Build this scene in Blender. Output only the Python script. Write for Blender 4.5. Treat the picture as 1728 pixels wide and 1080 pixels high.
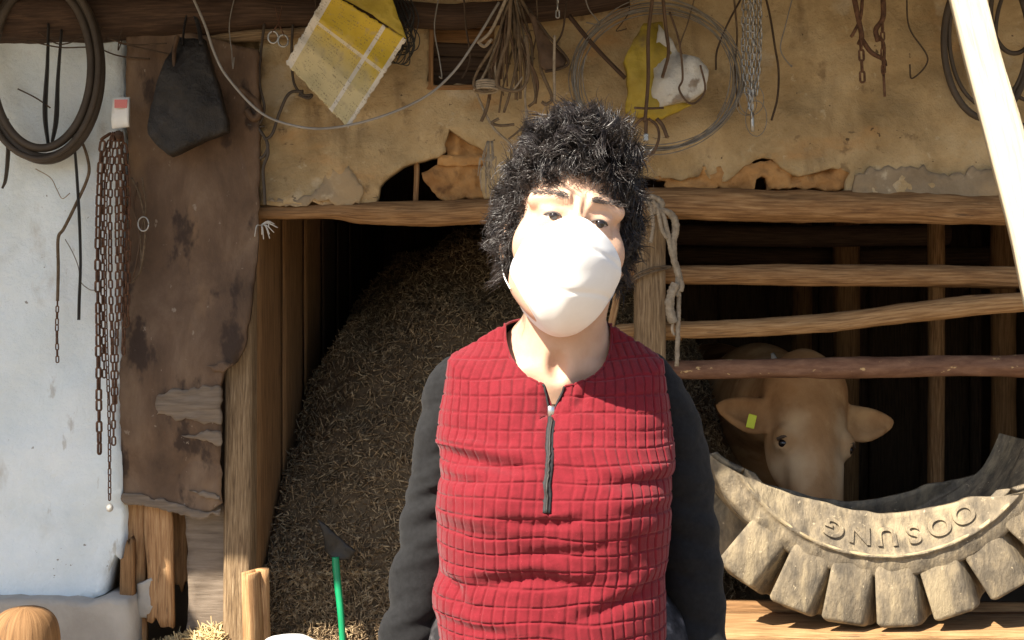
import bpy, bmesh, math, random
import numpy as np
from mathutils import Vector, Matrix, Euler
from mathutils.geometry import delaunay_2d_cdt

for o in list(bpy.data.objects):
    bpy.data.objects.remove(o, do_unlink=True)
SC = bpy.context.scene
COL = SC.collection
R = math.radians

# ------------------------------------------------------------------ camera
FPX, CZ = 2000.0, 1.27                    # focal length in pixels of a 1728 px wide frame, eye height
cam_d = bpy.data.cameras.new('camera')
cam_d.sensor_width = 36.0
cam_d.lens = 36.0 * FPX / 1728.0
cam_d.clip_start, cam_d.clip_end = 0.05, 2000
cam = bpy.data.objects.new('camera', cam_d)
cam.location = (0, 0, CZ)
cam.rotation_euler = (R(90), 0, 0)
COL.objects.link(cam)
SC.camera = cam

# ------------------------------------------------------------------ light
SUN_EL, SUN_AZ = 48.0, 45.0               # azimuth: degrees to the left of straight behind the camera
world = bpy.data.worlds.new('World')
SC.world = world
world.use_nodes = True
wn = world.node_tree
bg = wn.nodes['Background']
sky = wn.nodes.new('ShaderNodeTexSky')
sky.sky_type = 'NISHITA'
sky.sun_disc = False
sky.sun_elevation = R(SUN_EL)
sky.sun_rotation = R(180 + SUN_AZ)
sky.air_density = 1.0
sky.dust_density = 1.2
wn.links.new(sky.outputs[0], bg.inputs[0])
bg.inputs[1].default_value = 0.07
sun_d = bpy.data.lights.new('sun', 'SUN')
sun_d.energy = 5.0
sun_d.angle = R(0.5)
sun_d.color = (1.0, 0.91, 0.77)
sun = bpy.data.objects.new('sun', sun_d)
sdir = Vector((math.sin(R(SUN_AZ)) * math.cos(R(SUN_EL)), math.cos(R(SUN_AZ)) * math.cos(R(SUN_EL)), -math.sin(R(SUN_EL))))
sun.rotation_euler = sdir.to_track_quat('-Z', 'Y').to_euler()
sun.location = (-4, -5, 8)
COL.objects.link(sun)
SC.view_settings.view_transform = 'Standard'
SC.view_settings.look = 'None'
SC.view_settings.gamma = 1.0
SC.view_settings.use_curve_mapping = False
SC.view_settings.exposure = 1.5
SC.render.engine = 'CYCLES'
SC.cycles.max_bounces = 8
SC.cycles.diffuse_bounces = 5

# ------------------------------------------------------------------ helpers
def W(px, py, d):
    """point at distance d (m) whose direction is that of a photograph pixel"""
    return np.array(((px - 864.0) / FPX * d, d, CZ - (py - 540.0) / FPX * d))

def hash3(i, j, k, s):
    n = (i * 374761393 + j * 668265263 + k * 2147483647 + s * 974634777) & 0xffffffff
    n = ((n ^ (n >> 13)) * 1274126177) & 0xffffffff
    n = n ^ (n >> 16)
    return (n & 0xffff) / 32767.5 - 1.0

def vnoise(P, scale=1.0, seed=0):
    """value noise in -1..1 for an (N,3) array"""
    p = np.asarray(P, dtype=np.float64) * scale
    if p.ndim == 1: p = p[None]
    i = np.floor(p).astype(np.int64); f = p - i
    f = f * f * (3 - 2 * f)
    out = 0
    for a in (0, 1):
        wx = f[:, 0] if a else 1 - f[:, 0]
        for b in (0, 1):
            wy = f[:, 1] if b else 1 - f[:, 1]
            for c in (0, 1):
                wz = f[:, 2] if c else 1 - f[:, 2]
                out = out + wx * wy * wz * hash3(i[:, 0] + a, i[:, 1] + b, i[:, 2] + c, seed)
    return out

def fbm(P, scale, seed=0, octv=3):
    s, a = 0, 1.0
    for k in range(octv):
        s = s + a * vnoise(P, scale * 2 ** k, seed + k * 17); a *= 0.5
    return s

def sst(a, b, x):
    t = np.clip((x - a) / (b - a), 0, 1)
    return t * t * (3 - 2 * t)

def mesh_data(name, V, F, uv=None, smooth=True):
    me = bpy.data.meshes.new(name)
    V = np.asarray(V, dtype=np.float32)
    if isinstance(F, np.ndarray):
        n, k = F.shape
        me.vertices.add(len(V)); me.vertices.foreach_set('co', V.ravel())
        me.loops.add(n * k); me.loops.foreach_set('vertex_index', F.astype(np.int32).ravel())
        me.polygons.add(n)
        me.polygons.foreach_set('loop_start', np.arange(0, n * k, k, dtype=np.int32))
        me.polygons.foreach_set('loop_total', np.full(n, k, dtype=np.int32))
        me.update(calc_edges=True)
    else:
        me.from_pydata([tuple(v) for v in V.tolist()], [], F)
    if uv is not None:
        l = me.uv_layers.new(name='UVMap')
        l.data.foreach_set('uv', np.asarray(uv, dtype=np.float32).ravel())
    me.polygons.foreach_set('use_smooth', np.full(len(me.polygons), smooth, dtype=bool))
    me.validate()
    me.update()
    return me

def thing(name, label, cat, loc=(0, 0, 0), group=None):
    o = bpy.data.objects.new(name, None)
    o.empty_display_size = 0.1
    COL.objects.link(o)
    o.location = tuple(float(v) for v in loc)
    o['label'] = label; o['category'] = cat
    if group: o['group'] = group
    return o

def tag(o, label, cat, group=None):
    o['label'] = label; o['category'] = cat
    if group: o['group'] = group
    return o

ROOTLOC = {}
def attach(o, parent):
    root = parent
    off = Vector(parent.location)
    p = parent
    while p.parent is not None:
        p = p.parent
    o.parent = parent
    if parent.parent is not None:          # sub-part: parents of parts sit at world identity under their root
        o.matrix_parent_inverse = Matrix.Identity(4)
    else:
        o.matrix_parent_inverse = Matrix.Translation(-Vector(parent.location))

def mk(name, V, F, mat, parent=None, uv=None, smooth=True, sub=False):
    """one mesh object from world-space vertices; without a parent its origin sits at its base"""
    V = np.asarray(V, dtype=np.float64)
    off = np.zeros(3)
    if parent is None:
        lo, hi = V.min(0), V.max(0)
        off = np.array(((lo[0] + hi[0]) / 2, (lo[1] + hi[1]) / 2, lo[2]))
    me = mesh_data(name, V - off, F, uv, smooth)
    if mat is not None: me.materials.append(mat)
    o = bpy.data.objects.new(name, me)
    COL.objects.link(o)
    o.location = off
    if parent is not None: attach(o, parent)
    return o

def catmull(P, n=8):
    P = np.asarray(P, float)
    if len(P) < 3:
        return np.array([P[0] + (P[-1] - P[0]) * t for t in np.linspace(0, 1, n + 1)])
    Q = np.vstack((2 * P[0] - P[1], P, 2 * P[-1] - P[-2]))
    out = []
    for i in range(1, len(Q) - 2):
        for k in range(n):
            t = k / n
            a, b, c, d = Q[i - 1], Q[i], Q[i + 1], Q[i + 2]
            out.append(0.5 * (2 * b + (c - a) * t + (2 * a - 5 * b + 4 * c - d) * t * t + (3 * b - a - 3 * c + d) * t ** 3))
    out.append(P[-1])
    return np.array(out)

def frames(P, up=(0, 0, 1)):
    T = np.gradient(P, axis=0)
    T /= np.linalg.norm(T, axis=1)[:, None] + 1e-12
    u = np.array(up, float)
    if abs(T[0] @ u) > 0.9: u = np.array((1.0, 0, 0))
    N = np.cross(T[0], u); N /= np.linalg.norm(N)
    Ns = [N]
    for i in range(1, len(P)):
        N = Ns[-1] - T[i] * (Ns[-1] @ T[i]); N /= np.linalg.norm(N) + 1e-12
        Ns.append(N)
    Ns = np.array(Ns)
    return T, Ns, np.cross(T, Ns)

def tube(P, r, sides=8, sub=6, rough=0, rseed=0, flat=1.0, caps=True, grain=6.0, twist=0):
    """loft round a path; r is a number or one per control point; returns V, F(list), uv"""
    P = np.asarray(P, float)
    r = np.full(len(P), r, float) if np.isscalar(r) else np.asarray(r, float)
    if sub > 0:
        PR = catmull(np.hstack((P, r[:, None])), sub)
        P, r = PR[:, :3], np.abs(PR[:, 3])
    T, N, B = frames(P)
    L = np.concatenate(([0], np.cumsum(np.linalg.norm(np.diff(P, axis=0), axis=1))))
    n = len(P)
    a = np.linspace(0, 2 * math.pi, sides, endpoint=False)
    ca, sa = np.cos(a), np.sin(a)
    A = a[None, :] + (L[:, None] * twist)
    ca, sa = np.cos(A), np.sin(A)
    rr = np.repeat(r[:, None], sides, 1)
    if rough > 0:
        q = np.stack((ca * 1.3, sa * 1.3, np.repeat(L[:, None], sides, 1) * grain), -1).reshape(-1, 3)
        g = fbm(q + rseed * 7.3, 1.6, rseed, 3) * 0.7
        q2 = np.stack((ca * 5, sa * 5, np.repeat(L[:, None], sides, 1) * grain * 0.6), -1).reshape(-1, 3)
        g = g + 0.35 * vnoise(q2, 1.0, rseed + 5)
        rr = rr * (1 + rough * g.reshape(n, sides))
    V = P[:, None, :] + (N[:, None, :] * (ca * rr)[:, :, None]) + (B[:, None, :] * (sa * rr * flat)[:, :, None])
    V = V.reshape(-1, 3)
    F, uv = [], []
    rm = float(np.mean(r))
    for i in range(n - 1):
        for j in range(sides):
            k = (j + 1) % sides
            F.append((i * sides + j, i * sides + k, (i + 1) * sides + k, (i + 1) * sides + j))
            v0, v1 = j / sides * 6.283 * rm, (j + 1) / sides * 6.283 * rm
            uv += [(L[i], v0), (L[i], v1), (L[i + 1], v1), (L[i + 1], v0)]
    if caps:
        for ring, rev in ((0, True), (n - 1, False)):
            f = [ring * sides + j for j in range(sides)]
            if rev: f = f[::-1]
            F.append(tuple(f))
            uv += [(L[ring] + 0.3 * rm * math.cos(6.283 * j / sides), 0.3 * rm * math.sin(6.283 * j / sides)) for j in range(sides)]
    return V, F, uv

def merge(parts):
    V, F, uv, o = [], [], [], 0
    has = all(len(p) > 2 and p[2] is not None for p in parts)
    for p in parts:
        V.append(np.asarray(p[0])); F += [tuple(int(i) + o for i in f) for f in p[1]]
        if has: uv += list(p[2])
        o += len(p[0])
    return np.vstack(V), F, (uv if has else None)

def box(c, s, rot=None, bev=0.0, warp=0.0, seed=0):
    """bevelled box: centre, full sizes, optional Euler"""
    bm = bmesh.new()
    bmesh.ops.create_cube(bm, size=1.0)
    for v in bm.verts: v.co = Vector((v.co.x * s[0], v.co.y * s[1], v.co.z * s[2]))
    if bev > 0: bmesh.ops.bevel(bm, geom=list(bm.edges), offset=bev, segments=1, affect='EDGES', profile=0.5)
    if warp > 0:
        rnd = random.Random(seed)
        for v in bm.verts: v.co += Vector((rnd.uniform(-1, 1), rnd.uniform(-1, 1), rnd.uniform(-1, 1))) * warp
    m = Euler(rot).to_matrix() if rot else Matrix.Identity(3)
    bm.verts.index_update()
    V = np.array([tuple(m @ v.co + Vector(c)) for v in bm.verts])
    F = [tuple(v.index for v in f.verts) for f in bm.faces]
    bm.free()
    return V, F

def plank(a, b, w, t, face=(0, -1, 0), seed=0, seg=10, ragged=0.0, wob=0.003):
    """rough board from a to b, width w across, thickness t along `face`"""
    a, b, f = np.array(a, float), np.array(b, float), np.array(face, float)
    T = (b - a); L = np.linalg.norm(T); T /= L
    S = np.cross(T, f); S /= np.linalg.norm(S)
    f = np.cross(S, T)
    nx = 6
    V = []
    for side in (0, 1):
        for i in range(seg + 1):
            for j in range(nx + 1):
                u = i / seg; v = j / nx - 0.5
                p = a + T * L * u + S * w * v
                q = np.array([[u * L * 3 + seed, v * w * 60, seed * 3.1]])
                g = vnoise(q, 1.0, seed)[0]
                if i in (0, seg): p = p + T * ragged * vnoise(np.array([[v * 9, i, seed * 1.7]]), 1.0, seed)[0]
                p = p + S * wob * vnoise(np.array([[u * L * 6, j // 6 * 9.0, seed * 2.0]]), 1.0, seed)[0]
                edge = 0.0025 if j in (0, nx) else 0
                p = p + f * ((t / 2 - edge + g * wob * 0.8) if side == 0 else (-t / 2))
                V.append(p)
    n = (seg + 1) * (nx + 1)
    F = []
    I = lambda s, i, j: s * n + i * (nx + 1) + j
    for i in range(seg):
        for j in range(nx):
            F.append((I(0, i, j), I(0, i, j + 1), I(0, i + 1, j + 1), I(0, i + 1, j)))
            F.append((I(1, i, j), I(1, i + 1, j), I(1, i + 1, j + 1), I(1, i, j + 1)))
        F.append((I(0, i, 0), I(0, i + 1, 0), I(1, i + 1, 0), I(1, i, 0)))
        F.append((I(0, i, nx), I(1, i, nx), I(1, i + 1, nx), I(0, i + 1, nx)))
    for j in range(nx):
        F.append((I(0, 0, j), I(1, 0, j), I(1, 0, j + 1), I(0, 0, j + 1)))
        F.append((I(0, seg, j), I(0, seg, j + 1), I(1, seg, j + 1), I(1, seg, j)))
    V = np.array(V)
    uv = []
    rel = V - a
    U = np.stack((rel @ T, rel @ S + (rel @ f)), -1)
    for q in F: uv += [tuple(U[i]) for i in q]
    return V, F, uv

def inpoly(P, poly):
    x, y = P[:, 0], P[:, 1]
    inside = np.zeros(len(P), bool)
    n = len(poly)
    for i in range(n):
        x1, y1 = poly[i]; x2, y2 = poly[(i + 1) % n]
        c = ((y1 > y) != (y2 > y)) & (x < (x2 - x1) * (y - y1) / ((y2 - y1) + 1e-12) + x1)
        inside ^= c
    return inside

def rough_line(poly, step, jag, seed):
    out = []
    n = len(poly)
    for i in range(n):
        a, b = np.array(poly[i], float), np.array(poly[(i + 1) % n], float)
        L = np.linalg.norm(b - a); k = max(1, int(L / step))
        nn = np.array((-(b - a)[1], (b - a)[0])) / (L + 1e-9)
        for j in range(k):
            p = a + (b - a) * j / k
            g = fbm(np.array([[p[0] * 0.07, p[1] * 0.07, seed * 3.7]]), 1.0, seed, 4)[0]
            out.append(p + nn * g * jag * (1.0 if j else 0.4))
    return out

def sheet(outline, d, holes=(), step=8, thick=0.012, jag=0.0, disp=None, seed=0, dfun=None):
    """thick uneven slab whose outline is given in photograph pixels at distance d"""
    rnd = random.Random(seed)
    ol = rough_line(outline, step, jag, seed)
    hl = [rough_line(h, step, jag, seed + 3) for h in holes]
    pts, edges = [], []
    for loop in [ol] + hl:
        s = len(pts)
        pts += [Vector((p[0], p[1])) for p in loop]
        edges += [(s + i, s + (i + 1) % len(loop)) for i in range(len(loop))]
    A = np.array([tuple(p) for p in pts])
    lo, hi = A.min(0), A.max(0)
    G = np.array([(x + rnd.uniform(-.25, .25) * step, y + rnd.uniform(-.25, .25) * step)
                  for x in np.arange(lo[0], hi[0], step) for y in np.arange(lo[1], hi[1], step)])
    if len(G):
        keep = inpoly(G, ol)
        for h in hl: keep &= ~inpoly(G, h)
        G = G[keep]
        if len(G):
            near = np.array([np.min((A[:, 0] - g[0]) ** 2 + (A[:, 1] - g[1]) ** 2) for g in G]) > (0.5 * step) ** 2
            G = G[near]
        pts += [Vector((g[0], g[1])) for g in G]
    vc, _, fc, *_ = delaunay_2d_cdt(pts, edges, [], 0, 1e-4)
    P = np.array([tuple(v) for v in vc])
    Cn = np.array([P[list(f)].mean(0) for f in fc])
    keep = inpoly(Cn, ol)
    for h in hl: keep &= ~inpoly(Cn, h)
    F = [tuple(f) for f, k in zip(fc, keep) if k]
    dd = np.full(len(P), d, float)
    if dfun is not None: dd = dfun(P)
    z = disp(P) if disp is not None else np.zeros(len(P))
    base = np.stack(((P[:, 0] - 864) / FPX * dd, dd, CZ - (P[:, 1] - 540) / FPX * dd), -1)
    front = base.copy(); front[:, 1] -= z
    back = base.copy(); back[:, 1] += thick
    n = len(P)
    cnt = {}
    out = []
    for f in F:
        a, b, c = f
        u, v = P[b] - P[a], P[c] - P[a]
        if u[0] * v[1] - u[1] * v[0] > 0: f = (a, c, b)      # image y is down: front faces the camera
        f = (f[0], f[2], f[1])
        out.append(f)
        for i in range(3):
            e = (f[i], f[(i + 1) % 3])
            cnt[e] = cnt.get(e, 0) + 1
    faces = list(out) + [(f[0] + n, f[2] + n, f[1] + n) for f in out]
    for (a, b) in list(cnt):
        if (b, a) not in cnt: faces.append((b, a, a + n, b + n))
    return np.vstack((front, back)), faces

# ---- implicit surfaces -> one continuous skin (surface nets)
def isosurf(F, xs, ys, zs):
    S = F < 0
    nx, ny, nz = F.shape
    c = np.zeros((nx - 1, ny - 1, nz - 1), np.int8)
    cor = [(a, b, e) for a in (0, 1) for b in (0, 1) for e in (0, 1)]
    sl = lambda A, q: A[q[0]:nx - 1 + q[0], q[1]:ny - 1 + q[1], q[2]:nz - 1 + q[2]]
    for q in cor: c += sl(S, q)
    act = (c > 0) & (c < 8)
    ijk = np.argwhere(act)
    idx = -np.ones(act.shape, np.int64); idx[act] = np.arange(len(ijk))
    pos = np.zeros((len(ijk), 3)); cn = np.zeros(len(ijk))
    val = {q: F[ijk[:, 0] + q[0], ijk[:, 1] + q[1], ijk[:, 2] + q[2]].astype(float) for q in cor}
    for q in cor:
        for ax in range(3):
            if q[ax] == 0:
                p = list(q); p[ax] = 1; p = tuple(p)
                fa, fb = val[q], val[p]
                m = (fa < 0) != (fb < 0)
                t = np.where(m, fa / np.where(m, fa - fb, 1), 0)
                e = np.tile(np.array(q, float), (len(ijk), 1)); e[:, ax] += t
                pos[m] += e[m]; cn += m
    g = ijk + pos / cn[:, None]
    V = np.stack((np.interp(g[:, 0], np.arange(nx), xs), np.interp(g[:, 1], np.arange(ny), ys), np.interp(g[:, 2], np.arange(nz), zs)), -1)
    Q = []
    for ax in range(3):
        o1, o2 = (ax + 1) % 3, (ax + 2) % 3
        a = [slice(None)] * 3; b = [slice(None)] * 3
        a[ax] = slice(0, -1); b[ax] = slice(1, None)
        for k in (o1, o2): a[k] = slice(1, -1); b[k] = slice(1, -1)
        A, B = S[tuple(a)], S[tuple(b)]
        e = np.argwhere(A != B)
        flip = A[A != B]
        e[:, o1] += 1; e[:, o2] += 1
        def ci(d1, d2):
            q = e.copy(); q[:, o1] -= d1; q[:, o2] -= d2
            return idx[q[:, 0], q[:, 1], q[:, 2]]
        f = np.stack((ci(1, 1), ci(0, 1), ci(0, 0), ci(1, 0)), -1)
        f[~flip] = f[~flip][:, ::-1]
        Q.append(f)
    return V, np.vstack(Q)

def ell(P, c, r):
    q = (P - np.asarray(c, np.float32)); r = np.asarray(r, np.float32)
    k0 = np.sqrt(((q / r) ** 2).sum(-1)); k1 = np.sqrt(((q / (r * r)) ** 2).sum(-1))
    return k0 * (k0 - 1) / (k1 + 1e-9)

def cap(P, a, b, r1, r2=None):
    r2 = r1 if r2 is None else r2
    a = np.asarray(a, np.float32); b = np.asarray(b, np.float32)
    ba = b - a; pa = P - a
    t = np.clip((pa @ ba) / (ba @ ba), 0, 1)
    return np.sqrt(((pa - t[..., None] * ba) ** 2).sum(-1)) - (r1 + (r2 - r1) * t)

def smin(a, b, k):
    h = np.clip(0.5 + 0.5 * (b - a) / k, 0, 1)
    return b + (a - b) * h - k * h * (1 - h)

def smax(a, b, k):
    return -smin(-a, -b, k)

def grid(xs, ys, zs):
    return np.stack(np.meshgrid(xs, ys, zs, indexing='ij'), -1).astype(np.float32)

# ------------------------------------------------------------------ materials
def mat(name, ramp, scale=6.0, stretch=(1, 1, 1), rough=0.85, bump=0.3, bscale=None, coord='Object', detail=6.0,
        stain=None, speck=None, spec=0.3, metal=0.0, sss=0.0, sheen=0.0, bdist=0.004, dist=0.3):
    m = bpy.data.materials.new(name)
    m.use_nodes = True
    nt = m.node_tree; N = nt.nodes; L = nt.links
    b = N['Principled BSDF']
    tc = N.new('ShaderNodeTexCoord')
    mp = N.new('ShaderNodeMapping'); mp.inputs['Scale'].default_value = stretch
    L.new(tc.outputs[coord], mp.inputs[0])
    n1 = N.new('ShaderNodeTexNoise'); n1.inputs['Scale'].default_value = scale; n1.inputs['Detail'].default_value = detail
    n1.inputs['Roughness'].default_value = 0.65; n1.inputs['Distortion'].default_value = dist
    L.new(mp.outputs[0], n1.inputs['Vector'])
    cr = N.new('ShaderNodeValToRGB')
    el = cr.color_ramp.elements
    while len(el) < len(ramp): el.new(0.5)
    for e, (p, c) in zip(el, ramp): e.position = p; e.color = (*c, 1)
    L.new(n1.outputs[0], cr.inputs[0])
    col = cr.outputs[0]
    def over(col, color, sc, lo, hi, st=None, amount=1.0):
        n = N.new('ShaderNodeTexNoise'); n.inputs['Scale'].default_value = sc; n.inputs['Detail'].default_value = 5
        n.inputs['Roughness'].default_value = 0.6
        if st is not None:
            m2 = N.new('ShaderNodeMapping'); m2.inputs['Scale'].default_value = st
            m2.inputs['Location'].default_value = (3.1, 1.7, 5.3)
            L.new(tc.outputs[coord], m2.inputs[0]); L.new(m2.outputs[0], n.inputs['Vector'])
        else:
            L.new(tc.outputs[coord], n.inputs['Vector'])
        mr = N.new('ShaderNodeMapRange'); mr.interpolation_type = 'SMOOTHSTEP'
        mr.inputs[1].default_value = lo; mr.inputs[2].default_value = hi; mr.inputs[4].default_value = amount
        L.new(n.outputs[0], mr.inputs[0])
        mx = N.new('ShaderNodeMix'); mx.data_type = 'RGBA'
        L.new(mr.outputs[0], mx.inputs[0]); L.new(col, mx.inputs[6]); mx.inputs[7].default_value = (*color, 1)
        return mx.outputs[2]
    for s in (stain or []): col = over(col, *s)
    for s in (speck or []): col = over(col, *s)
    L.new(col, b.inputs['Base Color'])
    b.inputs['Roughness'].default_value = rough
    b.inputs['Metallic'].default_value = metal
    b.inputs['Specular IOR Level'].default_value = spec
    if sss > 0:
        b.inputs['Subsurface Weight'].default_value = sss
        b.inputs['Subsurface Radius'].default_value = (0.012, 0.004, 0.002)
        b.inputs['Subsurface Scale'].default_value = 1.0
    if sheen > 0:
        b.inputs['Sheen Weight'].default_value = sheen
        b.inputs['Sheen Roughness'].default_value = 0.5
    if bump > 0:
        n2 = N.new('ShaderNodeTexNoise'); n2.inputs['Scale'].default_value = bscale or scale * 3
        n2.inputs['Detail'].default_value = 8; n2.inputs['Roughness'].default_value = 0.7
        L.new(mp.outputs[0], n2.inputs['Vector'])
        bp = N.new('ShaderNodeBump'); bp.inputs['Strength'].default_value = bump; bp.inputs['Distance'].default_value = bdist
        L.new(n2.outputs[0], bp.inputs['Height']); L.new(bp.outputs[0], b.inputs['Normal'])
    return m

MT = {}
MT['dirt'] = mat('yard dirt', [(.3, (.15, .115, .075)), (.7, (.23, .18, .12))], 1.2, bump=.5, bscale=30)
MT['plaster'] = mat('tan clay plaster', [(.28, (.28, .19, .09)), (.5, (.46, .335, .18)), (.72, (.62, .48, .29))], 4.5, rough=.95, bump=1.0, bscale=40, bdist=.012, detail=12,
    stain=[((.50, .27, .10), 1.7, .54, .70, (1, 1, 2.2), .75), ((.19, .125, .065), 2.6, .54, .68, (2.0, 1, .7), .7), ((.55, .46, .33), 6.0, .58, .68, None, .55), ((.17, .11, .058), 15, .62, .70, (1, 1, .8), .6), ((.56, .46, .31), 24, .64, .69, None, .55)],
    speck=[((.07, .045, .028), 34, .69, .72, None, .85), ((.10, .065, .04), 9, .70, .72, (1, 1, 5), .7)])
MT['clay'] = mat('orange raw clay', [(.3, (.30, .15, .055)), (.7, (.55, .31, .12))], 9, rough=.95, bump=.9, bscale=30, bdist=.01,
    stain=[((.16, .08, .035), 7, .55, .68)])
MT['cement'] = mat('grey cement', [(.3, (.20, .15, .095)), (.7, (.34, .265, .175))], 9, bump=.9, bscale=40, stain=[((.50, .42, .30), 9, .58, .66), ((.38, .27, .15), 4, .48, .62, None, .8)])
MT['lime'] = mat('white limewash', [(.3, (.70, .775, .80)), (.7, (.83, .885, .90))], 5.0, rough=.9, bump=.9, bscale=26, bdist=.010, detail=12,
    stain=[((.50, .53, .50), 2.2, .54, .70, None, .6), ((.40, .35, .27), 5, .60, .72, (1, 1, .5), .55), ((.36, .31, .24), 14, .64, .70, (1, 1, .35), .5)], speck=[((.20, .17, .13), 46, .69, .72, None, .8)])
MT['concrete'] = mat('plinth concrete', [(.3, (.33, .30, .26)), (.7, (.47, .44, .39))], 6, bump=.5, bscale=60)
def wood(name, a, b, c, st=((.09, .05, .028), 5, .60, .72, (1.5, 14, 1), .8), coord='UV', sc=7.0, str_=(1.2, 22, 1), bump=.7, rough=.8):
    return mat(name, [(.3, a), (.5, b), (.72, c)], sc, str_, rough, bump, sc * 1.6, coord, stain=[st] if st else None, bdist=.004)
MT['log'] = wood('weathered log', (.10, .048, .020), (.25, .135, .057), (.42, .26, .125))
MT['log_pale'] = wood('pale log', (.15, .075, .030), (.33, .19, .083), (.50, .32, .165))
MT['log_dark'] = wood('dark old log', (.025, .014, .009), (.055, .031, .019), (.10, .06, .036))
MT['log_red'] = mat('reddish barked pole', [(.3, (.12, .055, .032)), (.6, (.23, .12, .07)), (.8, (.33, .19, .11))], 5, (2.5, 8, 1), .75, .5, 14, 'UV',
    stain=[((.62, .43, .20), 9, .63, .68, (2, 3, 1), .9)])
MT['post'] = wood('grey cracked post', (.085, .052, .029), (.25, .165, .088), (.43, .315, .19), sc=9, bump=1.0)
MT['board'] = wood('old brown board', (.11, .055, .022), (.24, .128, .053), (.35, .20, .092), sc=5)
MT['board_dark'] = wood('dark inner board', (.035, .02, .012), (.075, .045, .027), (.12, .075, .046), sc=5)  # darker copy of the old brown board
MT['timber'] = wood('pale sawn timber', (.60, .48, .30), (.72, .61, .43), (.80, .71, .55), ((.35, .22, .11), 6, .66, .74, (2, 12, 1), .6))
MT['splinter'] = wood('split orange wood', (.22, .11, .045), (.40, .22, .10), (.56, .36, .18), sc=8)
MT['hide'] = mat('worn brown sheet', [(.25, (.045, .026, .016)), (.5, (.125, .076, .046)), (.75, (.22, .15, .098))], 6.5, (1, 1, .55), .7, .9, 30, bdist=.006, detail=10,
    stain=[((.23, .14, .075), 3.2, .54, .66, (1, 1, .4), .75), ((.03, .017, .012), 4.6, .56, .64, (1.5, 1, .8), .85)], speck=[((.32, .26, .20), 42, .66, .71, (1, 1, .6), .6)])
MT['peel'] = mat('peeled grey ply', [(.3, (.12, .09, .065)), (.7, (.24, .19, .145))], 8, (1, 1, 10), .85, .5, 20)
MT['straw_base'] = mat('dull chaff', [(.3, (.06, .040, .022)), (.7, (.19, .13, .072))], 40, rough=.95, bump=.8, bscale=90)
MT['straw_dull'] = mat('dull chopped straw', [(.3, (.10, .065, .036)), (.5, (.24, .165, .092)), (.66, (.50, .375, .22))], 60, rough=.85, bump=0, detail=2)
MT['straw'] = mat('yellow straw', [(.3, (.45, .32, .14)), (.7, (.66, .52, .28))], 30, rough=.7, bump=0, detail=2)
MT['rubber'] = mat('dusty tyre rubber', [(.3, (.085, .072, .056)), (.5, (.19, .155, .108)), (.75, (.36, .285, .18))], 11, (2.4, 2.4, 1), .8, .9, 30, bdist=.007,
    stain=[((.40, .32, .20), 4, .50, .66, (3, 3, .8), .7), ((.06, .052, .043), 6, .57, .66, (2, 2, 1), .6)], speck=[((.55, .45, .30), 60, .64, .70, None, .7)])
MT['black_rubber'] = mat('black rubber', [(.3, (.018, .016, .015)), (.7, (.05, .044, .038))], 10, rough=.6, bump=.2)
MT['hose'] = mat('brown black hose', [(.3, (.035, .026, .019)), (.7, (.085, .065, .048))], 7, rough=.6, bump=.2)
MT['bag_black'] = mat('dirty black bag', [(.3, (.012, .011, .011)), (.7, (.042, .038, .036))], 9, rough=.45, bump=1.0, bscale=16, bdist=.016)
MT['rust'] = mat('rusty iron', [(.3, (.05, .026, .017)), (.5, (.12, .06, .035)), (.75, (.22, .12, .07))], 60, rough=.75, bump=.3, metal=.25)
MT['steel'] = mat('dull zinc steel', [(.3, (.26, .25, .23)), (.7, (.52, .50, .47))], 50, rough=.38, bump=.1, metal=.85)
MT['wire'] = mat('grey wire', [(.3, (.15, .135, .115)), (.7, (.30, .275, .24))], 30, rough=.5, bump=0, metal=.4)
MT['cable'] = mat('grey cable', [(.3, (.20, .18, .16)), (.7, (.32, .30, .27))], 20, rough=.6, bump=0)
MT['cord_dark'] = mat('dark brown cord', [(.3, (.035, .022, .014)), (.7, (.09, .06, .038))], 40, rough=.85, bump=.3)
MT['leather'] = mat('old leather strap', [(.3, (.055, .032, .019)), (.7, (.14, .085, .05))], 18, rough=.7, bump=.4)
MT['rope'] = mat('dusty rope', [(.3, (.19, .15, .105)), (.7, (.40, .33, .245))], 60, rough=.95, bump=.7, bscale=200, bdist=.002)
MT['rope_dark'] = mat('dark brown rope', [(.3, (.08, .055, .034)), (.7, (.19, .135, .085))], 50, rough=.95, bump=.7, bscale=160, bdist=.002)
MT['poly_black'] = mat('black plastic string', [(.3, (.015, .015, .015)), (.7, (.05, .05, .048))], 30, rough=.5, bump=0)
MT['yellow_bag'] = mat('yellow sack', [(.3, (.27, .19, .022)), (.7, (.50, .37, .05))], 7, rough=.5, bump=.6, bscale=14, bdist=.01, stain=[((.16, .11, .04), 5, .56, .7)])
MT['clear_bag'] = mat('crumpled plastic bag', [(.3, (.42, .40, .36)), (.7, (.70, .68, .62))], 10, rough=.3, bump=.9, bscale=18, bdist=.012, stain=[((.25, .20, .15), 9, .58, .66)], spec=.6)
MT['white_plastic'] = mat('white sack', [(.3, (.66, .66, .64)), (.7, (.80, .80, .78))], 9, rough=.5, bump=.3)
MT['pink'] = mat('pink print', [(.3, (.55, .16, .16)), (.7, (.66, .24, .22))], 9, rough=.6, bump=0)
MT['green'] = mat('green handle', [(.3, (.005, .22, .085)), (.7, (.01, .32, .13))], 12, rough=.35, bump=.05, spec=.5)
MT['tool_dark'] = mat('dark tool blade', [(.3, (.014, .012, .010)), (.7, (.038, .032, .026))], 16, rough=.5, bump=.2)
MT['tag_yellow'] = mat('yellow ear tag', [(.3, (.58, .62, .03)), (.7, (.74, .78, .07))], 9, rough=.45, bump=0)
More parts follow.
